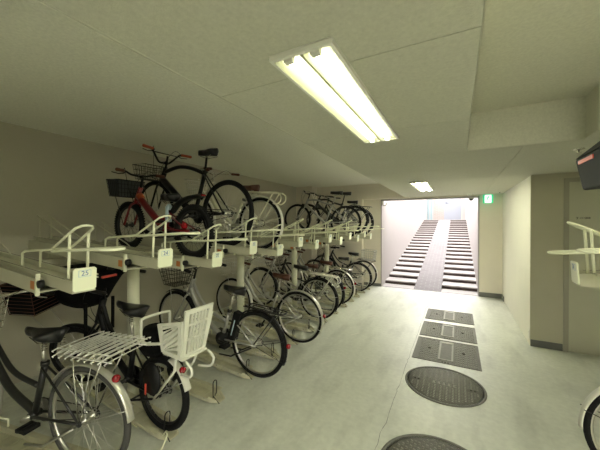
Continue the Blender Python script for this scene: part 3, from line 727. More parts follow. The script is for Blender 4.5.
def crank(root, bx, bz, L=0.165, R=0.085, ang=20, m_='darksteel', ped='blackplastic', chain=None, hubz=0.3, side=-1, case=None):
    y = side * 0.052
    c = MB()
    c.lathe((bx, y, bz), [(R - 0.006, -0.002), (R, -0.002), (R, 0.002), (R - 0.006, 0.002), (R - 0.006, -0.002)], 28, 'y')
    for i in range(5):
        a = 2 * pi * i / 5; c.tube([(bx, y, bz), (bx + (R - 0.005) * cos(a), y, bz + (R - 0.005) * sin(a))], 0.006, 6)
    c.lathe((bx, 0, bz), [(0, -0.075), (0.016, -0.075), (0.016, 0.075), (0, 0.075)], 14, 'y')
    a = R_(ang); e1 = (bx + L * cos(a), bz + L * sin(a)); e2 = (bx - L * cos(a), bz - L * sin(a))
    c.tube([(bx, side * 0.075, bz), (e1[0], side * 0.085, e1[1])], [0.013, 0.010], 8)
    c.tube([(bx, -side * 0.075, bz), (e2[0], -side * 0.085, e2[1])], [0.013, 0.010], 8)
    cr = c.build('crankset', m_, root)
    for (e, s) in ((e1, side), (e2, -side)):
        p = MB(); y0 = s * 0.092; y1 = s * 0.18
        ya, yb_ = min(y0, y1), max(y0, y1)
        p.box(e[0] - 0.04, e[0] - 0.02, ya, yb_, e[1] - 0.011, e[1] + 0.011).box(e[0] + 0.02, e[0] + 0.04, ya, yb_, e[1] - 0.011, e[1] + 0.011)
        p.tube([(e[0], ya, e[1]), (e[0], yb_, e[1])], 0.009, 8)
        p.box(e[0] - 0.04, e[0] + 0.04, yb_ - 0.008, yb_, e[1] - 0.009, e[1] + 0.009).box(e[0] - 0.04, e[0] + 0.04, ya, ya + 0.008, e[1] - 0.009, e[1] + 0.009)
        p.build('pedal', ped, cr)
    ch = MB()
    if case:
        pts = []
        for i in range(13): an = pi / 2 - pi * i / 12 + 0.0; pts.append((bx + (R + .016) * cos(an), bz + (R + .016) * sin(an)))
        for i in range(9): an = -pi / 2 - pi * i / 8; pts.append((0.0 + 0.055 * cos(an), hubz + 0.055 * sin(an)))
        ch.prism(pts, (y - 0.014, y + 0.010) if side > 0 else (y - 0.010, y + 0.014), 'y')
        ch.build('chain_case', case, root)
    else:
        pts = []
        for i in range(15): an = pi / 2 - pi * i / 14; pts.append((bx + R * cos(an), y, bz + R * sin(an)))
        for i in range(9): an = -pi / 2 - pi * i / 8; pts.append((0.035 * cos(an), y, hubz + 0.035 * sin(an)))
        ch.tube(pts, 0.0042, 4, closed=True)
        ch.build('chain', 'darksteel', root)
def wire_basket(root, x, z, L=0.26, W=0.34, Hh=0.22, m_='steel', r=0.0022, taper=0.82, xf=None, nx=6, ny=8, nz=4, name='basket', solid=None):
    m = MB(); m.xf = xf
    def pt(u, v, h):   # u along x, v along y, h height 0..1
        k = taper + (1 - taper) * h
        return (x + (u - 0.5) * L * k, (v - 0.5) * W * k, z + h * Hh)
    for i in range(nz + 1):
        h = i / nz; rad = r * (1.9 if i == nz else 1)
        m.tube([pt(0, 0, h), pt(1, 0, h), pt(1, 1, h), pt(0, 1, h)], rad, 5, closed=True)
    for i in range(nx + 1):
        u = i / nx; m.tube([pt(u, 0, 1), pt(u, 0, 0), pt(u, 1, 0), pt(u, 1, 1)], r, 4)
    for i in range(ny + 1):
        v = i / ny; m.tube([pt(0, v, 1), pt(0, v, 0), pt(1, v, 0), pt(1, v, 1)], r, 4)
    o = m.build(name, m_, root)
    if solid:
        s = MB(); s.xf = xf; e = 0.006
        def q_(u, v, h): p = pt(u, v, h); return (x + (p[0] - x) * 0.97, p[1] * 0.97, p[2] + 0.004)
        s.hexa([q_(0, 0, 0), q_(1, 0, 0), q_(1, 1, 0), q_(0, 1, 0)], [q_(0, 0, .97), q_(1, 0, .97), q_(1, 1, .97), q_(0, 1, .97)])
        s.build('basket_liner', solid, o)
    return o
def rack_rear(root, x0, x1, z, m_='chrome', W=0.13, hub=(0, 0.3), loop=False, tk=1.0):
    m = MB()
    m.tube(smooth_path([(x1, -W * .35, z - .01), (x1 - .05, -W / 2, z), (x0 + .05, -W / 2, z), (x0, -W * .3, z - .004), (x0, W * .3, z - .004), (x0 + .05, W / 2, z), (x1 - .05, W / 2, z), (x1, W * .35, z - .01)], 4), 0.0062 * tk, 8)
    for q in (-.2, .2): m.tube([(x1, q * W, z - .004), (x0, q * W, z - .004)], 0.0045 * tk, 6)
    for i in range(3):
        xx = x0 + (x1 - x0) * (0.2 + 0.3 * i); m.tube([(xx, -W / 2, z), (xx, W / 2, z)], 0.0045 * tk, 6)
    rk = m.build('rear_carrier', m_, root)
    s = MB()
    for q in (-1, 1):
        s.tube([(hub[0], q * 0.06, hub[1] + .02), (x0 + 0.06, q * W / 2, z)], 0.0052 * tk, 6)
        if loop: s.tube(smooth_path([(x0 + .02, q * W * .4, z), (x0 - .03, q * W * .4, z - .03), (x0 - .035, q * W * .4, z - .09), (x0 + .02, q * W * .4, z - .13), (x0 + .06, q * W * .45, z - .12)], 4), 0.0052 * tk, 6)
    s.build('carrier_stay', m_, rk)
    return rk
def kick(root, m_='alu', x=0.02, zt=0.28, y=0.09):
    m = MB()
    for s in (-1, 1): m.tube([(x, s * 0.075, zt), (x + 0.24, s * y, 0.17), (x + 0.40, s * y, 0.15)], 0.008, 6)
    m.tube([(x + 0.24, -y, 0.17), (x + 0.24, y, 0.17)], 0.008, 6)
    m.build('kickstand', m_, root)
def axis_rot(px, pz, ang, lean=0.30):
    ax = Vector((-lean, 0, 1)).normalized(); p = Vector((px, 0, pz))
    return Matrix.Translation(p) @ Matrix.Rotation(ang, 4, ax) @ Matrix.Translation(-p)

def bicycle(o):
    """build one bicycle from a dictionary of sizes and choices; local x is forward, z = 0 is the tyre contact"""
    g = lambda k, d=None: o.get(k, d)
    root = thing('bicycle', o['label'], 'bicycle', o['loc'], (R_(g('roll', 0)), -g('tilt', 0), g('yaw', pi)), g('group'))
    R, Rf, wb = g('R', 0.33), g('Rf', g('R', 0.33)), g('wb', 1.08)
    tr = g('tr', 0.019); style = g('style', 'step'); fm = g('frame', 'silverpaint'); fk = g('fork', fm)
    bx, bz = g('bb', (0.43, 0.275))
    hx, hz = g('head', (wb - 0.235, 0.88)); lx, lz = hx + 0.06, hz - g('headlen', 0.17)     # head tube top and foot
    sx, sz = g('seat', (0.22, 0.86)); stx, stz = g('seattop', (sx + 0.075, 0.66))
    ft = g('ft', 0.017)
    # --- frame
    f = MB()
    f.tube([(hx - 0.004, 0, hz), (lx + 0.004, 0, lz)], ft * 1.25, 12)
    f.tube([(bx, 0, bz), (stx, 0, stz)], ft * 0.95, 12)
    f.lathe((bx, 0, bz), [(0, -0.036), (0.023, -0.036), (0.023, 0.036), (0, 0.036)], 14, 'y')
    for s in (-1, 1):
        f.tube([(bx, s * 0.03, bz), (0.0, s * 0.058, R)], 0.009, 8)
        f.tube([(stx + 0.004, s * 0.016, stz - 0.03), (0.0, s * 0.058, R)], 0.0075, 8)
        f.lathe((0, s * 0.058, R), [(0, -.004), (0.02, -.004), (0.02, .004), (0, .004)], 10, 'y')
    f.tube([(0.10, -0.055, R + 0.0), (0.10, 0.055, R)], 0.006, 6) if False else None
    if style == 'diamond':
        f.tube(smooth_path([(hx + .012, 0, hz - .045), ((hx * 2 + stx) / 3, 0, hz + g('toparch', 0.0) * .8 - .03), ((hx + stx * 2) / 3, 0, (hz + stz * 2) / 3 + g('toparch', 0) - .02), (stx, 0, stz - .025)], 5), ft * g('topk', 0.95), 12)
        f.tube([(lx - .01, 0, lz + .035), (bx, 0, bz)], ft * g('downk', 1.2), 12)
    elif style == 'step':
        mx = (lx + bx) / 2
        f.tube(smooth_path([(lx - .012, 0, lz + .06), (lx - .12, 0, lz - .11), (mx - .02, 0, bz + .14), (bx + .03, 0, bz + .03), (bx, 0, bz)], 6), ft * 1.25, 12)
        f.tube(smooth_path([(hx + .015, 0, hz - .04), (hx - .10, 0, lz - .02), (mx - .06, 0, bz + .26), (bx - .03, 0, bz + .20)], 6), ft * 0.85, 12)
    elif style == 'twin':
        for dz in (0.0, 0.075):
            f.tube(smooth_path([(lx - .015 - dz * .2, 0, lz + .03 + dz), (lx - .10, 0, lz - .06 + dz), ((lx + bx) / 2 - .02, 0, bz + .20 + dz), (bx + .0, 0, bz + .10 + dz * 1.1), (bx - .035, 0, bz + .09 + dz * 1.2)], 6), ft * 0.85, 12)
        f.tube([(bx, 0, bz), (bx + .05, 0, bz + .13)], ft * .8, 10)
    elif style == 'mini':
        f.tube([(hx + .03, 0, hz - .09), (bx + .06, 0, bz + .02), (bx, 0, bz)], ft * 1.9, 14)
        f.tube([(bx + .12, 0, bz + .07), (stx, 0, stz - .05)], ft * 1.2, 12)
    fr = f.build('frame', fm, root)
    if g('decal'):
        MB().tube([(hx + .02, 0, hz - .075), (hx - .02, 0, hz - .115)], ft * 1.95, 14).build('frame_decal', g('decal'), fr, label='yellow orange frame sticker')
    # --- steering group
    xf = axis_rot(hx, hz, g('steer', 0.0))
    k = MB(); k.xf = xf
    k.tube([(lx, 0, lz), (lx + .012, 0, lz - .03)], ft * 1.3, 10)
    crz = max(lz - 0.03, 2 * Rf + 0.03); crx = lx + 0.012
    for s in (-1, 1):
        k.tube(smooth_path([(crx, s * 0.012, lz - .03), (crx + .004, s * 0.05, lz - .055), (crx + (wb - crx) * .55, s * 0.052, Rf + (lz - Rf) * .38), (wb, s * 0.052, Rf)], 4), g('forkr', 0.0115), 8)
    k.build('fork', fk, root)
    make_wheel('front_wheel', wb, Rf, tr, root, g('rim', 'alu'), g('tyre', 'rubber'), g('knob'), g('spokes', 32), xf, g('spoke_m', 'steel'))
    make_wheel('rear_wheel', 0.0, R, tr, root, g('rim', 'alu'), g('tyre', 'rubber'), g('knob'), g('spokes', 32), None, g('spoke_m', 'steel'))
    if g('ff'): fender('front_fender', wb, Rf, *g('ffa', (55, 195)), root, g('ff'), g('fw', 0.048), 0.018, xf, stay_a=g('ffs', 185), stay_m=g('fsm', 'steel'), flap=False)
    if g('rf'): fender('rear_fender', 0.0, R, *g('rfa', (20, 205)), root, g('rf'), g('fw', 0.048), 0.018, None, stay_a=g('rfs', 165), stay_m=g('fsm', 'steel'), refl=g('refl', 150))
    # --- bars: local points about the head top
    bw, bzr = g('barw', 0.27), g('barz', 0.13); kind = g('bar', 'swept'); bm_ = g('barm', 'chrome')
    h = MB(); h.xf = xf
    h.tube([(hx, 0, hz), (hx - .03, 0, hz + bzr * .75)], 0.0125, 10)
    ends = []
    if kind == 'swept':
        h.tube([(hx - .03, 0, hz + bzr * .7), (hx + .03, 0, hz + bzr * .9)], 0.012, 8)
        half = [(hx + .03, 0, hz + bzr * .9), (hx + .035, .10, hz + bzr * 1.0), (hx + .0, bw * .8, hz + bzr * 1.1), (hx - .08, bw * .97, hz + bzr * 1.1), (hx - .22, bw, hz + bzr * 1.0)]
        for s in (-1, 1): h.tube(smooth_path([(p[0], p[1] * s, p[2]) for p in half], 5), 0.0105, 8); ends.append((Vector((hx - .11, s * bw * .975, hz + bzr * 1.08)), Vector((hx - .235, s * bw, hz + bzr * .99))))
    elif kind == 'flat':
        h.tube([(hx - .03, 0, hz + bzr * .7), (hx + .04, 0, hz + bzr * .8)], 0.014, 8)
        for s in (-1, 1):
            h.tube(smooth_path([(hx + .04, 0, hz + bzr * .8), (hx + .04, s * .08, hz + bzr * .85), (hx + .02, s * bw * .6, hz + bzr), (hx - .01, s * bw, hz + bzr)], 4), 0.0105, 8)
            ends.append((Vector((hx + .012, s * bw * .66, hz + bzr)), Vector((hx - .012, s * bw * 1.0, hz + bzr))))
    elif kind == 'riser':
        h.tube([(hx - .03, 0, hz + bzr * .30), (hx + .035, 0, hz + bzr * .35)], 0.018, 10)
        for s in (-1, 1):
            h.tube(smooth_path([(hx + .035, 0, hz + bzr * .35), (hx + .035, s * .07, hz + bzr * .38), (hx + .0, s * .17, hz + bzr * .92), (hx - .02, s * .21, hz + bzr), (hx - .05, s * bw, hz + bzr * 1.02)], 5), 0.012, 8)
            ends.append((Vector((hx - .028, s * (bw - .13), hz + bzr * 1.01)), Vector((hx - .052, s * (bw + .005), hz + bzr * 1.02))))
        h.tube([(hx + .0, -.165, hz + bzr * .88), (hx + .0, .165, hz + bzr * .88)], 0.006, 6)
    hb_ = h.build('handlebar', bm_, root)
    for i, (p, q_) in enumerate(ends):
        s = -1 if i == 0 else 1
        gm_ = MB(); gm_.xf = xf
        dv = (q_ - p).normalized()
        gm_.tube([p, p + dv * .01, p + (q_ - p) * .5, q_ - dv * .008, q_], [0.013, 0.0165, 0.0155, 0.017, 0.014], 10); gm_.build('grip', g('grip', 'blackplastic'), hb_)
        lv = MB(); lv.xf = xf
        ib = p - dv * .02; fwd = Vector((0.045, 0, -0.03)) if kind != 'swept' else Vector((0.0, -s * 0.04, -0.028))
        lv.tube([ib, ib + fwd * .6, ib + fwd + dv * .05, ib + fwd * .85 + dv * .13], [0.008, 0.007, 0.005, 0.0045], 6); lv.build('brake_lever', g('leverm', 'alu'), hb_)
    if g('cables', True):
        c = MB(); c.xf = xf
        for (p, q_) in ends:
            c.tube(smooth_path([p, p + Vector((.07, -p.y * .3, .03)), Vector((lx + .10, p.y * .2, lz + .14)), Vector((lx + .03, p.y * .06, lz - .02))], 5), 0.0025, 5)
        c.build('brake_cables', 'blackplastic', root)
    # --- seat post, saddle, drivetrain
    MB().tube([(stx - .0, 0, stz - .02), (sx + .012, 0, sz - .04)], 0.0125, 10).build('seat_post', g('postm', 'alu'), root)
    MB().lathe((stx, 0, stz), [(0.012, -.014), (ft * 1.25, -.014), (ft * 1.25, .012), (0.012, .012)], 14).build('seat_clamp', 'darksteel', root)
    saddle(root, sx, sz, g('saddle', 'vinyl'), g('sL', 0.26), g('sW', 0.19), g('springs', style in ('step', 'twin')))
    crank(root, bx, bz, g('crankL', 0.16), g('ringR', 0.08), g('crank', 25), g('crankm', 'darksteel'), 'blackplastic', hubz=R, case=g('case'))
    if g('stand', True): kick(root, g('standm', 'alu'), zt=R - .02)
    if g('carrier'): rack_rear(root, *g('carrier'), m_=g('carm', 'chrome'), hub=(0, R), loop=g('loop'), W=g('carW', 0.13), tk=g('cartk', 1.0))
    if g('basket'):
        b_ = dict(g('basket')); wire_basket(root, b_.pop('x'), b_.pop('z'), xf=xf, name='front_basket', **b_)
        bs = MB(); bs.xf = xf
        bk_ = g('basket')
        for s in (-1, 1): bs.tube([(wb, s * .06, Rf), (bk_['x'] + .02, s * .09, bk_['z'])], 0.0035, 6)
        bs.build('basket_stay', g('stayb', 'steel'), root)
    if g('light'):
        l = MB(); l.xf = xf; l.lathe((crx + .045, 0, lz + g('lightz', .02)), [(0, -.03), (.02, -.03), (.03, 0.02), (.03, .03), (0, .03)], 14, 'x'); l.build('headlight', g('light'), root)
    if g('lock'):
        lk = MB(); pts = [(-.12 * 1 + .0 + .10 * cos(2 * pi * i / 16) - .12, .05 * sin(4 * pi * i / 16), R + .12 + .08 * sin(2 * pi * i / 16)) for i in range(16)]
        lk.tube(pts, 0.007, 6, closed=True); lk.build('cable_lock', 'blackplastic', root)
    root['_geo'] = [R, wb]; del root['_geo']
    return root
ZB = 0.0225
def low_loc(j, x, y=None):
    """tyre contact on the channel floor of lower track j for a rear hub at world x"""
    yy = yj(j) if y is None else y
    if j % 2: return (x, yy, 0.004 + 0.026 / cos(TL) + max(0.0, (XT - x)) * math.tan(TL)), TL
    return (x, yy, 0.0265), 0.0
def up_loc(k, x): return (x, yk(k), zk(k) + (XP - x) * math.tan(TU) + 0.001), TU

# --- upper row
loc, ti = up_loc(2, -2.055)
red = bicycle(dict(label='small red bicycle with a black front basket on the upper rack', loc=loc, tilt=ti, R=.235, wb=.93, tr=.026, knob=True, rim='darksteel', spokes=28, style='mini', frame='red', decal='gripo', ft=.017,
    bb=(.36, .235), head=(.76, .62), headlen=.13, seat=(.33, .53), seattop=(.30, .40), bar='flat', barw=.25, barz=.14, barm='black', grip='gripb', leverm='darksteel', basket=dict(x=1.01, z=.52, L=.20, W=.28, Hh=.165, m_='blackplastic', r=.003, solid='greycover'), stayb='darksteel',
    saddle='vinyl', sL=.23, sW=.17, springs=False, crankL=.125, ringR=.065, crank=-35, stand=True, standm='darksteel', spoke_m='darksteel'))
# raised black mudguard with a red tip, red hub cover and a silver bottle
f = MB()
pa = smooth_path([(.27, 0, .40), (.20, 0, .475), (.08, 0, .525), (-.03, 0, .545), (-.10, 0, .55)], 5)
for s0 in [0]:
    rings = []
    for i, p in enumerate(pa):
        w_ = .034 * (0.75 + 0.25 * sin(pi * i / (len(pa) - 1)))
        rings.append([(p.x, 1.35 * w_ * cos(a) , p.z + (.018 * sin(a) if sin(a) > 0 else .020 * sin(a))) for a in [2 * pi * q / 10 for q in range(10)]])
    f.loft(rings)
mg = f.build('clip_on_mudguard', 'blackplastic', red)
MB().box(-.112, -.06, -.022, .022, .548, .560).build('red_tip', 'reflector', mg)
MB().lathe((0.03, .072, .285), [(0, -.012), (.028, -.012), (.028, .012), (.02, .018), (0, .018)], 18, 'y').build('hub_cover', 'reflector', red)
MB().lathe((.33, .0, .30), [(0, 0), (.03, 0), (.03, .14), (.015, .165), (0, .165)], 16).build('bottle', 'lblue', red)

loc, ti = up_loc(3, -2.12)
blk = bicycle(dict(label='tall black bicycle with orange grips and curved top tube on the upper rack', loc=loc, tilt=ti, R=.345, wb=1.17, tr=.022, rim='black', spokes=32, style='diamond', frame='black', ft=.023, toparch=.045, topk=.95, downk=1.6,
    bb=(.47, .29), head=(.985, .835), headlen=.16, seat=(.31, .985), seattop=(.335, .78), bar='riser', barw=.32, barz=.19, barm='black', grip='gripo', leverm='darksteel', basket=dict(x=1.27, z=.70, L=.24, W=.30, Hh=.17, m_='darksteel', r=.0028, nz=3), stayb='darksteel',
    saddle='vinyl', sL=.27, sW=.16, springs=False, crank=160, stand=False, spoke_m='steel', postm='black'))
MB().lathe((.30, .0, .80), [(0, -.02), (.016, -.018), (.02, 0), (.016, .018), (0, .02)], 12, 'x').build('seat_light', 'gripb', blk)
loc, ti = up_loc(4, -2.06)
crm = bicycle(dict(label='cream bicycle with white mudguard, cream carrier and brown saddle on the upper rack', loc=loc, tilt=ti, R=.305, wb=1.03, tr=.02, rim='alu', style='step', frame='creampaint', ft=.017, tyre='rubber',
    bb=(.41, .26), head=(.79, .80), seat=(.17, .72), seattop=(.25, .58), bar='swept', barw=.25, barz=.12, grip='gripb', basket=dict(x=1.0, z=.62, L=.24, W=.30, Hh=.19, m_='steel', r=.0025), saddle='brown', ff='whitefender', rf='whitefender',
    rfa=(30, 205), refl=None, rfs=(165, 200), fsm='creampaint', carrier=(-.27, .16, .665), carm='creampaint', cartk=1.35, loop=True, crank=70, crankm='alu', case=None))
loc, ti = up_loc(10, -2.05)
bicycle(dict(label='silver framed bicycle with black saddle high on the far upper rack', loc=loc, tilt=ti, R=.335, wb=1.13, tr=.02, rim='darksteel', style='diamond', frame='silverpaint', fork='silverpaint', ft=.02, toparch=0.0, downk=1.35,
    bb=(.45, .28), head=(.88, .80), seat=(.23, .93), seattop=(.30, .70), bar='flat', barw=.235, barz=.13, barm='black', saddle='vinyl', sL=.27, sW=.15, springs=False, stand=False, postm='alu', light='blackplastic'))
loc, ti = up_loc(11, -2.02)
bicycle(dict(label='dark bicycle parked between the silver framed one and the last one on the upper rack', loc=loc, tilt=ti, R=.32, wb=1.13, tr=.024, rim='darksteel', style='diamond', frame='greypaint', ft=.022, downk=1.5, topk=.9, knob=False,
    bb=(.44, .28), head=(.87, .78), seat=(.24, .90), seattop=(.30, .66), bar='flat', barw=.235, barz=.07, barm='black', saddle='vinyl', sL=.27, sW=.15, springs=False, stand=False, postm='black', rf='black', rfa=(60, 190), rfs=(150,), refl=None))
loc, ti = up_loc(12, -2.05)
bicycle(dict(label='dark bicycle with black rear carrier, last on the upper rack by the far wall', loc=loc, tilt=ti, R=.325, wb=1.08, tr=.02, rim='darksteel', style='step', frame='greypaint', ft=.017, bb=(.42, .275), head=(.83, .80), seat=(.2, .80), seattop=(.28, .62),
    bar='swept', barw=.24, barz=.10, barm='darksteel', saddle='vinyl', ff='black', rf='black', carrier=(-.27, .18, .70), carm='black', refl=None))
# --- lower row
loc, ti = low_loc(0, -2.06, .99)
old = bicycle(dict(label='charcoal bicycle nearest on the floor with a folded wire basket', loc=loc, tilt=ti, yaw=pi + R_(12.5), R=.335, wb=1.17, tr=.021, tyre='rubber_grey', style='step', frame='greypaint', ft=.020,
    bb=(.47, .28), head=(.93, .88), seat=(.39, .835), seattop=(.37, .64), bar='swept', barw=.27, barz=.14, basket=dict(x=1.17, z=.76, L=.28, W=.36, Hh=.26, m_='chrome', r=.0028, nz=5), saddle='vinyl', sL=.30, sW=.24,
    ff='silverfender', ffa=(60, 200), rf='silverfender', rfa=(28, 172), fw=.052, rfs=(160, 100), refl=126, crank=-10, crankm='alu', standm='alu'))
fb = MB(); zt = .830; xa, xb, ya = -.33, .06, .16
for i in range(9):
    x = xa + (xb - xa) * i / 8
    for dzz in (0.0, -0.032):
        fb.tube(smooth_path([(x, -ya, zt + dzz - .012), (x, -ya + .02, zt + dzz), (x, ya - .02, zt + dzz), (x, ya, zt + dzz - .012)], 2), 0.0036, 6)
for y in (-ya * .8, ya * .8):
    for dzz in (0.004, -0.036): fb.tube([(xa - .01, y, zt + dzz - .006), (xb + .01, y, zt + dzz - .006)], 0.0042, 6)
for i in range(8):
    x = xa + (xb - xa) * (i + .5) / 8
    fb.tube([(x, -ya, zt - .016), (x, ya, zt - .020)], 0.0030, 5)
fk_ = fb.build('folded_wire_basket', 'wirechrome', old)
st_ = MB()
for s in (-1, 1):
    st_.tube([(0, s * .06, .35), (-.22, s * .075, zt - .04)], 0.005, 6); st_.tube([(0.0, s * .06, .35), (.04, s * .07, zt - .04)], 0.005, 6)
st_.build('carrier_stay', 'chrome', fk_)
MB().tube(smooth_path([(-.02, -.03, .12), (-.18, -.06, .04), (-.40, -.02, .16), (-.50, .06, .12), (-.60, .14, .02)], 6), 0.004, 6).build('loose_cable', 'silverpaint', old)

loc, ti = low_loc(1, -1.99)
chs = bicycle(dict(label='black small wheeled bicycle with a white plastic child seat over the rear wheel', loc=loc, tilt=ti, R=.28, wb=1.13, tr=.026, style='step', frame='black', rim='darksteel', ft=.022, steer=R_(26), bb=(.42, .25), head=(.84, .84), headlen=.2, seat=(.45, .835), seattop=(.37, .58),
    bar='swept', barw=.27, barz=.17, barm='black', basket=dict(x=1.46, z=.72, L=.28, W=.38, Hh=.27, m_='gripb', r=.003, nz=8, ny=1, nx=1, solid='fabric'), saddle='vinyl', sL=.34, sW=.24, ff='black', rf='whitefender', rfa=(105, 158), fw=.06, rfs=(145,), refl=128,
    crank=160, standm='black'))
# white child seat: side panels of slanted bars, slotted back and seat pan
def panel(mb, corners, th, frame=.022, bars=5, slant=.45, solid=False):
    a, b_, c, e = [Vector(q_) for q_ in corners]     # a-b bottom edge, e-c top edge
    n = ((b_ - a).cross(e - a)).normalized() * th
    def P(u, v): return a * (1 - u) * (1 - v) + b_ * u * (1 - v) + c * u * v + e * (1 - u) * v
    def quad(p): mb.hexa([q_ - n / 2 for q_ in p], [q_ + n / 2 for q_ in p])
    W_ = (b_ - a).length; H_ = (e - a).length; fu, fv = frame / W_, frame / H_
    quad([P(0, 0), P(1, 0), P(1, fv), P(0, fv)]); quad([P(0, 1 - fv), P(1, 1 - fv), P(1, 1), P(0, 1)])
    quad([P(0, fv), P(fu, fv), P(fu, 1 - fv), P(0, 1 - fv)]); quad([P(1 - fu, fv), P(1, fv), P(1, 1 - fv), P(1 - fu, 1 - fv)])
    if bars < 0:
        for i in range(1, -bars):
            u = fu + (1 - 2 * fu) * i / -bars; hw = .125 / -bars; quad([P(u - hw, fv), P(u + hw, fv), P(u + hw, 1 - fv), P(u - hw, 1 - fv)])
        for v in (.38, .68): quad([P(fu, v - .02), P(1 - fu, v - .02), P(1 - fu, v + .02), P(fu, v + .02)])
    else:
        for i in range(bars + 3):
            v = fv + (1 - 2 * fv) * (i - 1.5) / bars; hv = .21 / bars
            u0, u1 = fu, 1 - fu
            def cl(t_): return min(1 - fv, max(fv, t_))
            lo0, hi0, lo1, hi1 = cl(v - hv + slant), cl(v + hv + slant), cl(v - hv), cl(v + hv)
            if hi0 - lo0 + hi1 - lo1 > .02: quad([P(u0, lo0), P(u1, lo1), P(u1, hi1), P(u0, hi0)])
s = MB()
zs = .665
for q in (-1, 1):
    panel(s, [(-.30, q * .105, zs), (-.12, q * .115, zs + .01), (-.09, q * .135, zs + .205), (-.335, q * .135, zs + .275)], .012, .026, 5, .42)
panel(s, [(-.30, -.10, zs), (-.30, .10, zs), (-.345, .125, zs + .345), (-.345, -.125, zs + .345)], .014, .028, -6)
s.box(-.32, -.12, -.11, .11, zs - .008, zs + .008)
panel(s, [(-.12, -.11, zs), (-.12, .11, zs), (-.105, .125, zs + .12), (-.105, -.125, zs + .12)], .012, .028, 3, 0)
cs = s.build('child_seat', 'white', chs)
MB().tube(smooth_path([(-.10, -.115, zs + .06), (.09, -.12, zs + .02), (.115, -.12, zs + .15), (.12, -.10, zs + .185), (.12, .10, zs + .185), (.115, .12, zs + .15), (.09, .12, zs + .02), (-.10, .115, zs + .06)], 3), 0.011, 8).build('grab_bar', 'white', cs)
lg = MB()
for q in (-1, 1):
    lg.tube([(-.25, q * .10, zs), (-.22, q * .085, .55), (0, q * .066, .275)], .010, 8)
    lg.tube(smooth_path([(-.34, q * .10, zs), (-.40, q * .10, zs - .04), (-.38, q * .09, zs - .10), (-.28, q * .075, zs - .12)], 4), .009, 8)
lg.tube([(-.25, -.10, zs - .01), (-.25, .10, zs - .01)], .009, 8)
lg.build('seat_bracket', 'white', cs)
MB().loft([[(.10 + .11 * sin(2 * pi * k / 12) * w_, .11 * cos(2 * pi * k / 12) * w_, .56 + t_ * .20) for k in range(12)] for (t_, w_) in ((0, .7), (.3, 1), (.7, 1), (1, .85))]).build('black_bag', 'fabric', chs)
for q in (-1, 1):
    MB().loft([[(-.0 + .095 * cos(2 * pi * k / 16), q * (.10 + i), .43 + .12 * sin(2 * pi * k / 16)) for k in range(16)] for i in (-.005, .005)]).build('foot_guard', 'blackplastic', chs)
MB().box(.045, .060, .106, .112, .30, .38).build('orange_reflector', 'redstrip', chs)
# bulky black front seat with a red reflective strip
bk2 = MB(); rings = []
for (t_, x0_, x1_, ly_) in ((0, .96, 1.32, .12), (.15, .90, 1.38, .15), (.45, .82, 1.42, .165), (.75, .73, 1.43, .175), (.93, .645, 1.40, .18), (1, .67, 1.32, .16)):
    rg = []; cx_ = (x0_ + x1_) / 2; lx_ = (x1_ - x0_) / 2
    for k in range(18):
        a = 2 * pi * k / 18; ca, sa = cos(a), sin(a)
        rg.append((cx_ + lx_ * math.copysign(abs(ca) ** .65, ca), ly_ * math.copysign(abs(sa) ** .65, sa), .75 + .38 * t_ + (-.05 * (ca * .5 + .5) if t_ > .5 else 0)))
    rings.append(rg)
bk2.loft(rings); ax_ = axis_rot(.84, .84, R_(6)); bk2.xf = None
bk2.v = [ax_ @ p for p in bk2.v]
bs_ = bk2.build('front_child_seat', 'fabric', chs)
m_ = MB(); m_.xf = ax_; m_.hexa([(.66, .02, 1.078), (.64, .02, 1.078), (.64, .14, 1.078), (.66, .14, 1.078)], [(.66, .02, 1.094), (.638, .02, 1.094), (.638, .14, 1.094), (.66, .14, 1.094)]); m_.build('red_strip', 'redstrip', bs_)
m_ = MB(); m_.xf = ax_; m_.lathe((.70, .03, 1.13), [(0, -.02), (.026, -.016), (.032, 0), (.022, .022), (0, .026)], 14); m_.build('head_knob', 'blackplastic', bs_)
for q in (-1, 1):
    m_ = MB(); m_.xf = ax_; m_.box(.88, .90, q * .12 - .01, q * .12 + .01, .52, .82); m_.build('leg_strap', 'fabric', bs_)

loc, ti = low_loc(3, -1.82)
eb = bicycle(dict(label='dark electric bicycle with battery and black front basket beside the empty floor track', loc=loc, tilt=ti, R=.335, wb=1.20, tr=.022, style='step', frame='silverpaint', ft=.021, bb=(.47, .28), head=(.95, .86), seat=(.34, .84), seattop=(.385, .60), bar='swept', barw=.27, barz=.15, barm='darksteel',
    basket=dict(x=1.22, z=.75, L=.27, W=.34, Hh=.20, m_='darksteel', r=.0028, taper=.7), saddle='vinyl', sL=.28, sW=.21, ff='black', rf='black', rfa=(22, 200), rfs=(160, 196), fsm='darksteel', refl=168, carrier=(-.30, .16, .715), carm='darksteel', crank=0, ringR=.085, standm='darksteel', light='alu'))
b3 = MB(); p0, p1 = Vector((.375, 0, .31)), Vector((.30, 0, .62)); dv = (p1 - p0); nv = Vector((dv.z, 0, -dv.x)).normalized() * -.045
b3.hexa([p0 + Vector((0, -.04, 0)), p0 + Vector((0, .04, 0)), p0 + nv * 2 + Vector((0, .04, 0)), p0 + nv * 2 + Vector((0, -.04, 0))], [p1 + Vector((0, -.04, 0)), p1 + Vector((0, .04, 0)), p1 + nv * 2 + Vector((0, .04, 0)), p1 + nv * 2 + Vector((0, -.04, 0))])
bat = b3.build('battery', 'blackplastic', eb, bevel=.01)
q0 = p0 + nv; q1 = p1 + nv
MB().tube([q0 + dv * .2 + Vector((0, .042, 0)), q0 + dv * .75 + Vector((0, .042, 0))], .007, 6).build('battery_stripe', 'lblue', bat)
MB().lathe((.47, 0, .28), [(0, -.045), (.06, -.045), (.07, -.03), (.07, .03), (.06, .045), (0, .045)], 20, 'y').build('motor_housing', 'blackplastic', eb)

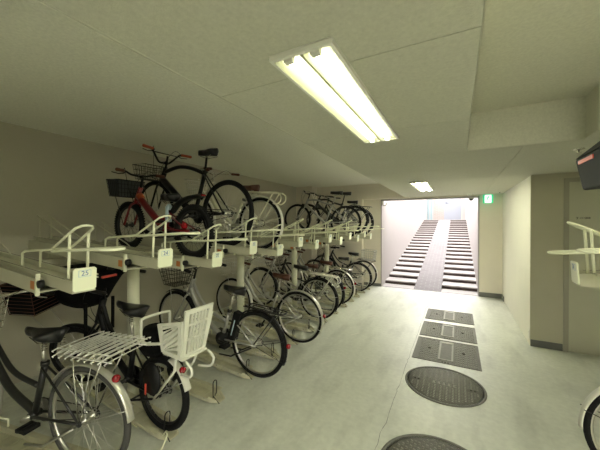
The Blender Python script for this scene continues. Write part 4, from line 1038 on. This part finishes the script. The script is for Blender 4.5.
loc, ti = low_loc(5, -1.86)
bicycle(dict(label='silver bicycle with brown saddle and broad silver mudguard just beyond the electric bicycle', loc=loc, tilt=ti, R=.335, wb=1.12, style='step', frame='silverpaint', bb=(.44, .28), head=(.87, .85), seat=(.31, .83), seattop=(.34, .62), saddle='brown', ff='silverfender', rf='silverfender', fw=.058, refl=165, rfs=(165, 196),
    basket=dict(x=1.15, z=.72, L=.26, W=.34, Hh=.22, m_='steel'), grip='gripb', light='blackplastic', crank=120, carrier=None))
loc, ti = low_loc(7, -2.02)
bicycle(dict(label='bicycle with silver tube carrier, black saddle and twin curved silver frame tubes', loc=loc, tilt=ti, R=.335, wb=1.14, style='twin', frame='silverpaint', ft=.019, bb=(.45, .28), head=(.89, .87), seat=(.36, .80), seattop=(.365, .60), saddle='vinyl', ff='black', rf='black', refl=None, rfs=(165,),
    carrier=(-.30, .17, .735), carm='whitefender', cartk=1.7, loop=True, basket=dict(x=1.16, z=.74, L=.26, W=.34, Hh=.22, m_='steel'), crank=200))
loc, ti = low_loc(8, -2.06)
bicycle(dict(label='bicycle with brown saddle and black mudguard next beyond the silver tube carrier', loc=loc, tilt=ti, R=.33, wb=1.10, style='step', frame='greypaint', bb=(.43, .28), head=(.85, .87), seat=(.30, .79), seattop=(.34, .60), saddle='brown', ff='black', rf='black', refl=160, rfs=(165,),
    basket=dict(x=1.12, z=.74, L=.24, W=.32, Hh=.2, m_='darksteel'), grip='gripb', crank=10, light='alu'))
loc, ti = low_loc(9, -2.06)
bicycle(dict(label='bicycle with brown saddle and bright silver mudguard, the farther of that pair', loc=loc, tilt=ti, R=.33, wb=1.10, style='step', frame='silverpaint', bb=(.43, .28), head=(.85, .86), seat=(.27, .77), seattop=(.33, .59), saddle='brown', ff='silverfender', rf='silverfender', fw=.056, refl=160, rfs=(165,),
    basket=dict(x=1.12, z=.72, L=.24, W=.32, Hh=.2, m_='steel'), grip='gripb', crank=80, carrier=(-.25, .15, .70)))
loc, ti = low_loc(12, -2.03)
bicycle(dict(label='dark bicycle with black saddle in front of the last one by the far wall', loc=loc, tilt=ti, R=.33, wb=1.08, style='step', frame='greypaint', bb=(.43, .28), head=(.84, .84), seat=(.33, .74), seattop=(.35, .58), saddle='vinyl', ff='black', rf='black', refl=None, rfs=(165, 195),
    crank=45, bar='swept', barw=.20, barz=.12))
loc, ti = low_loc(13, -2.03)
lst = bicycle(dict(label='last floor bicycle by the far wall with a silver wire rear basket', loc=loc, tilt=ti, R=.33, wb=1.05, style='step', frame='greypaint', bb=(.43, .28), head=(.82, .82), seat=(.28, .79), seattop=(.33, .6), saddle='vinyl', ff='black', rf='silverfender', refl=None, rfs=(165,),
    crank=45, bar='swept', barw=.20, barz=.10, carrier=(-.27, .17, .68), carm='darksteel'))
wire_basket(lst, -.10, .69, .30, .32, .23, 'silverpaint', .0042, .9, None, 6, 7, 4, 'rear_basket')

# --- the rack on the right
XPR = 0.605
upper_unit((XPR, 2.24, 1.29), pi, 'cream upper rack tray on the right with plate edge-on before the grey door', ring_out=.115, number='31', rz=(.148, .142))
upper_unit((XPR, 1.75, 1.34), pi, 'cream upper rack tray on the right, cut by the photo edge', ring_out=.115, number='30', rz=(.148, .142))
lower_unit((0.84, 2.41, 0.0), 0.0, pi, 'cream floor track under the white mudguard bicycle on the right')
for (y, lab) in ((1.5, 'cream rack post on the right nearer the viewpoint'), (2.5, 'cream rack post on the right behind the rack')):
    t = thing('rack_post', lab, 'rack post', (1.55, y - .01, 0), group='rack posts on the right')
    MB().lathe((0, 0, 0), [(0, 0), (0.05, 0), (0.05, 1.20), (0, 1.20)], 24).build('column', 'post', t)
    MB().lathe((0, 0, 0), [(0, 0.001), (0.09, 0.001), (0.09, 0.010), (0.052, 0.012), (0, 0.012)], 24).build('base_plate', 'post', t)
o = MB().box(-.03, .03, -.6, .5, 0, .045).build('rack_beam', 'paint_dull'); o.location = (1.55, 2.1, 1.2)
tag(o, 'short cream beam under the trays of the right rack', 'rack beam')
wbk = bicycle(dict(label='bicycle with a white rear mudguard at the lower right edge of the photo', loc=(1.02, 2.41, 0.0265), yaw=0.0, R=.335, wb=1.1, style='step', frame='whitefender', bb=(.43, .28), head=(.86, .86), seat=(.25, .82), seattop=(.33, .62), ff='whitefender', rf='whitefender', fw=.06, rfa=(40, 183), rfs=(163,), fsm='darksteel', refl=None,
    crank=30, rim='alu', basket=dict(x=1.12, z=.74, L=.26, W=.34, Hh=.22, m_='steel')))
xh = 1.025
bxk = bicycle(dict(label='bicycle with a dark grey rear box on the right upper rack', loc=(xh, 2.24, 1.29 + (xh - XPR) * math.tan(TU) + .001), tilt=TU, yaw=0.0, R=.235, wb=1.08, tr=.024, style='step', frame='black', rim='darksteel', bb=(.4, .24), head=(.84, .66), headlen=.14, seat=(.36, .66), seattop=(.38, .45), bar='swept', barw=.24, barz=.1,
    barm='black', ff='black', rf='black', rfa=(30, 200), refl=None, rfs=(165,), crank=30, carrier=(-.2, .15, .50), carm='black', stand=False))
b4 = MB()
za, zb_, zc_ = .505, .70, .84
b4.hexa([(-.315, -.18, za), (.02, -.18, za), (.02, .18, za), (-.315, .18, za)], [(-.335, -.20, zb_), (.03, -.20, zb_), (.03, .20, zb_), (-.335, .20, zb_)])
bo = b4.build('rear_box', 'greycover', bxk, bevel=.012)
b5 = MB().hexa([(-.338, -.203, zb_ + .001), (.033, -.203, zb_ + .001), (.033, .203, zb_ + .001), (-.338, .203, zb_ + .001)], [(-.17, -.14, zc_), (.02, -.14, zc_), (.02, .14, zc_), (-.17, .14, zc_)])
b5.build('box_lid', 'greycover', bo, bevel=.01)
b6 = MB()
b6.box(-.3385, -.3335, -.08, .135, zb_ - .040, zb_ - .018)
b6.build('red_strip', 'redstrip', bo)
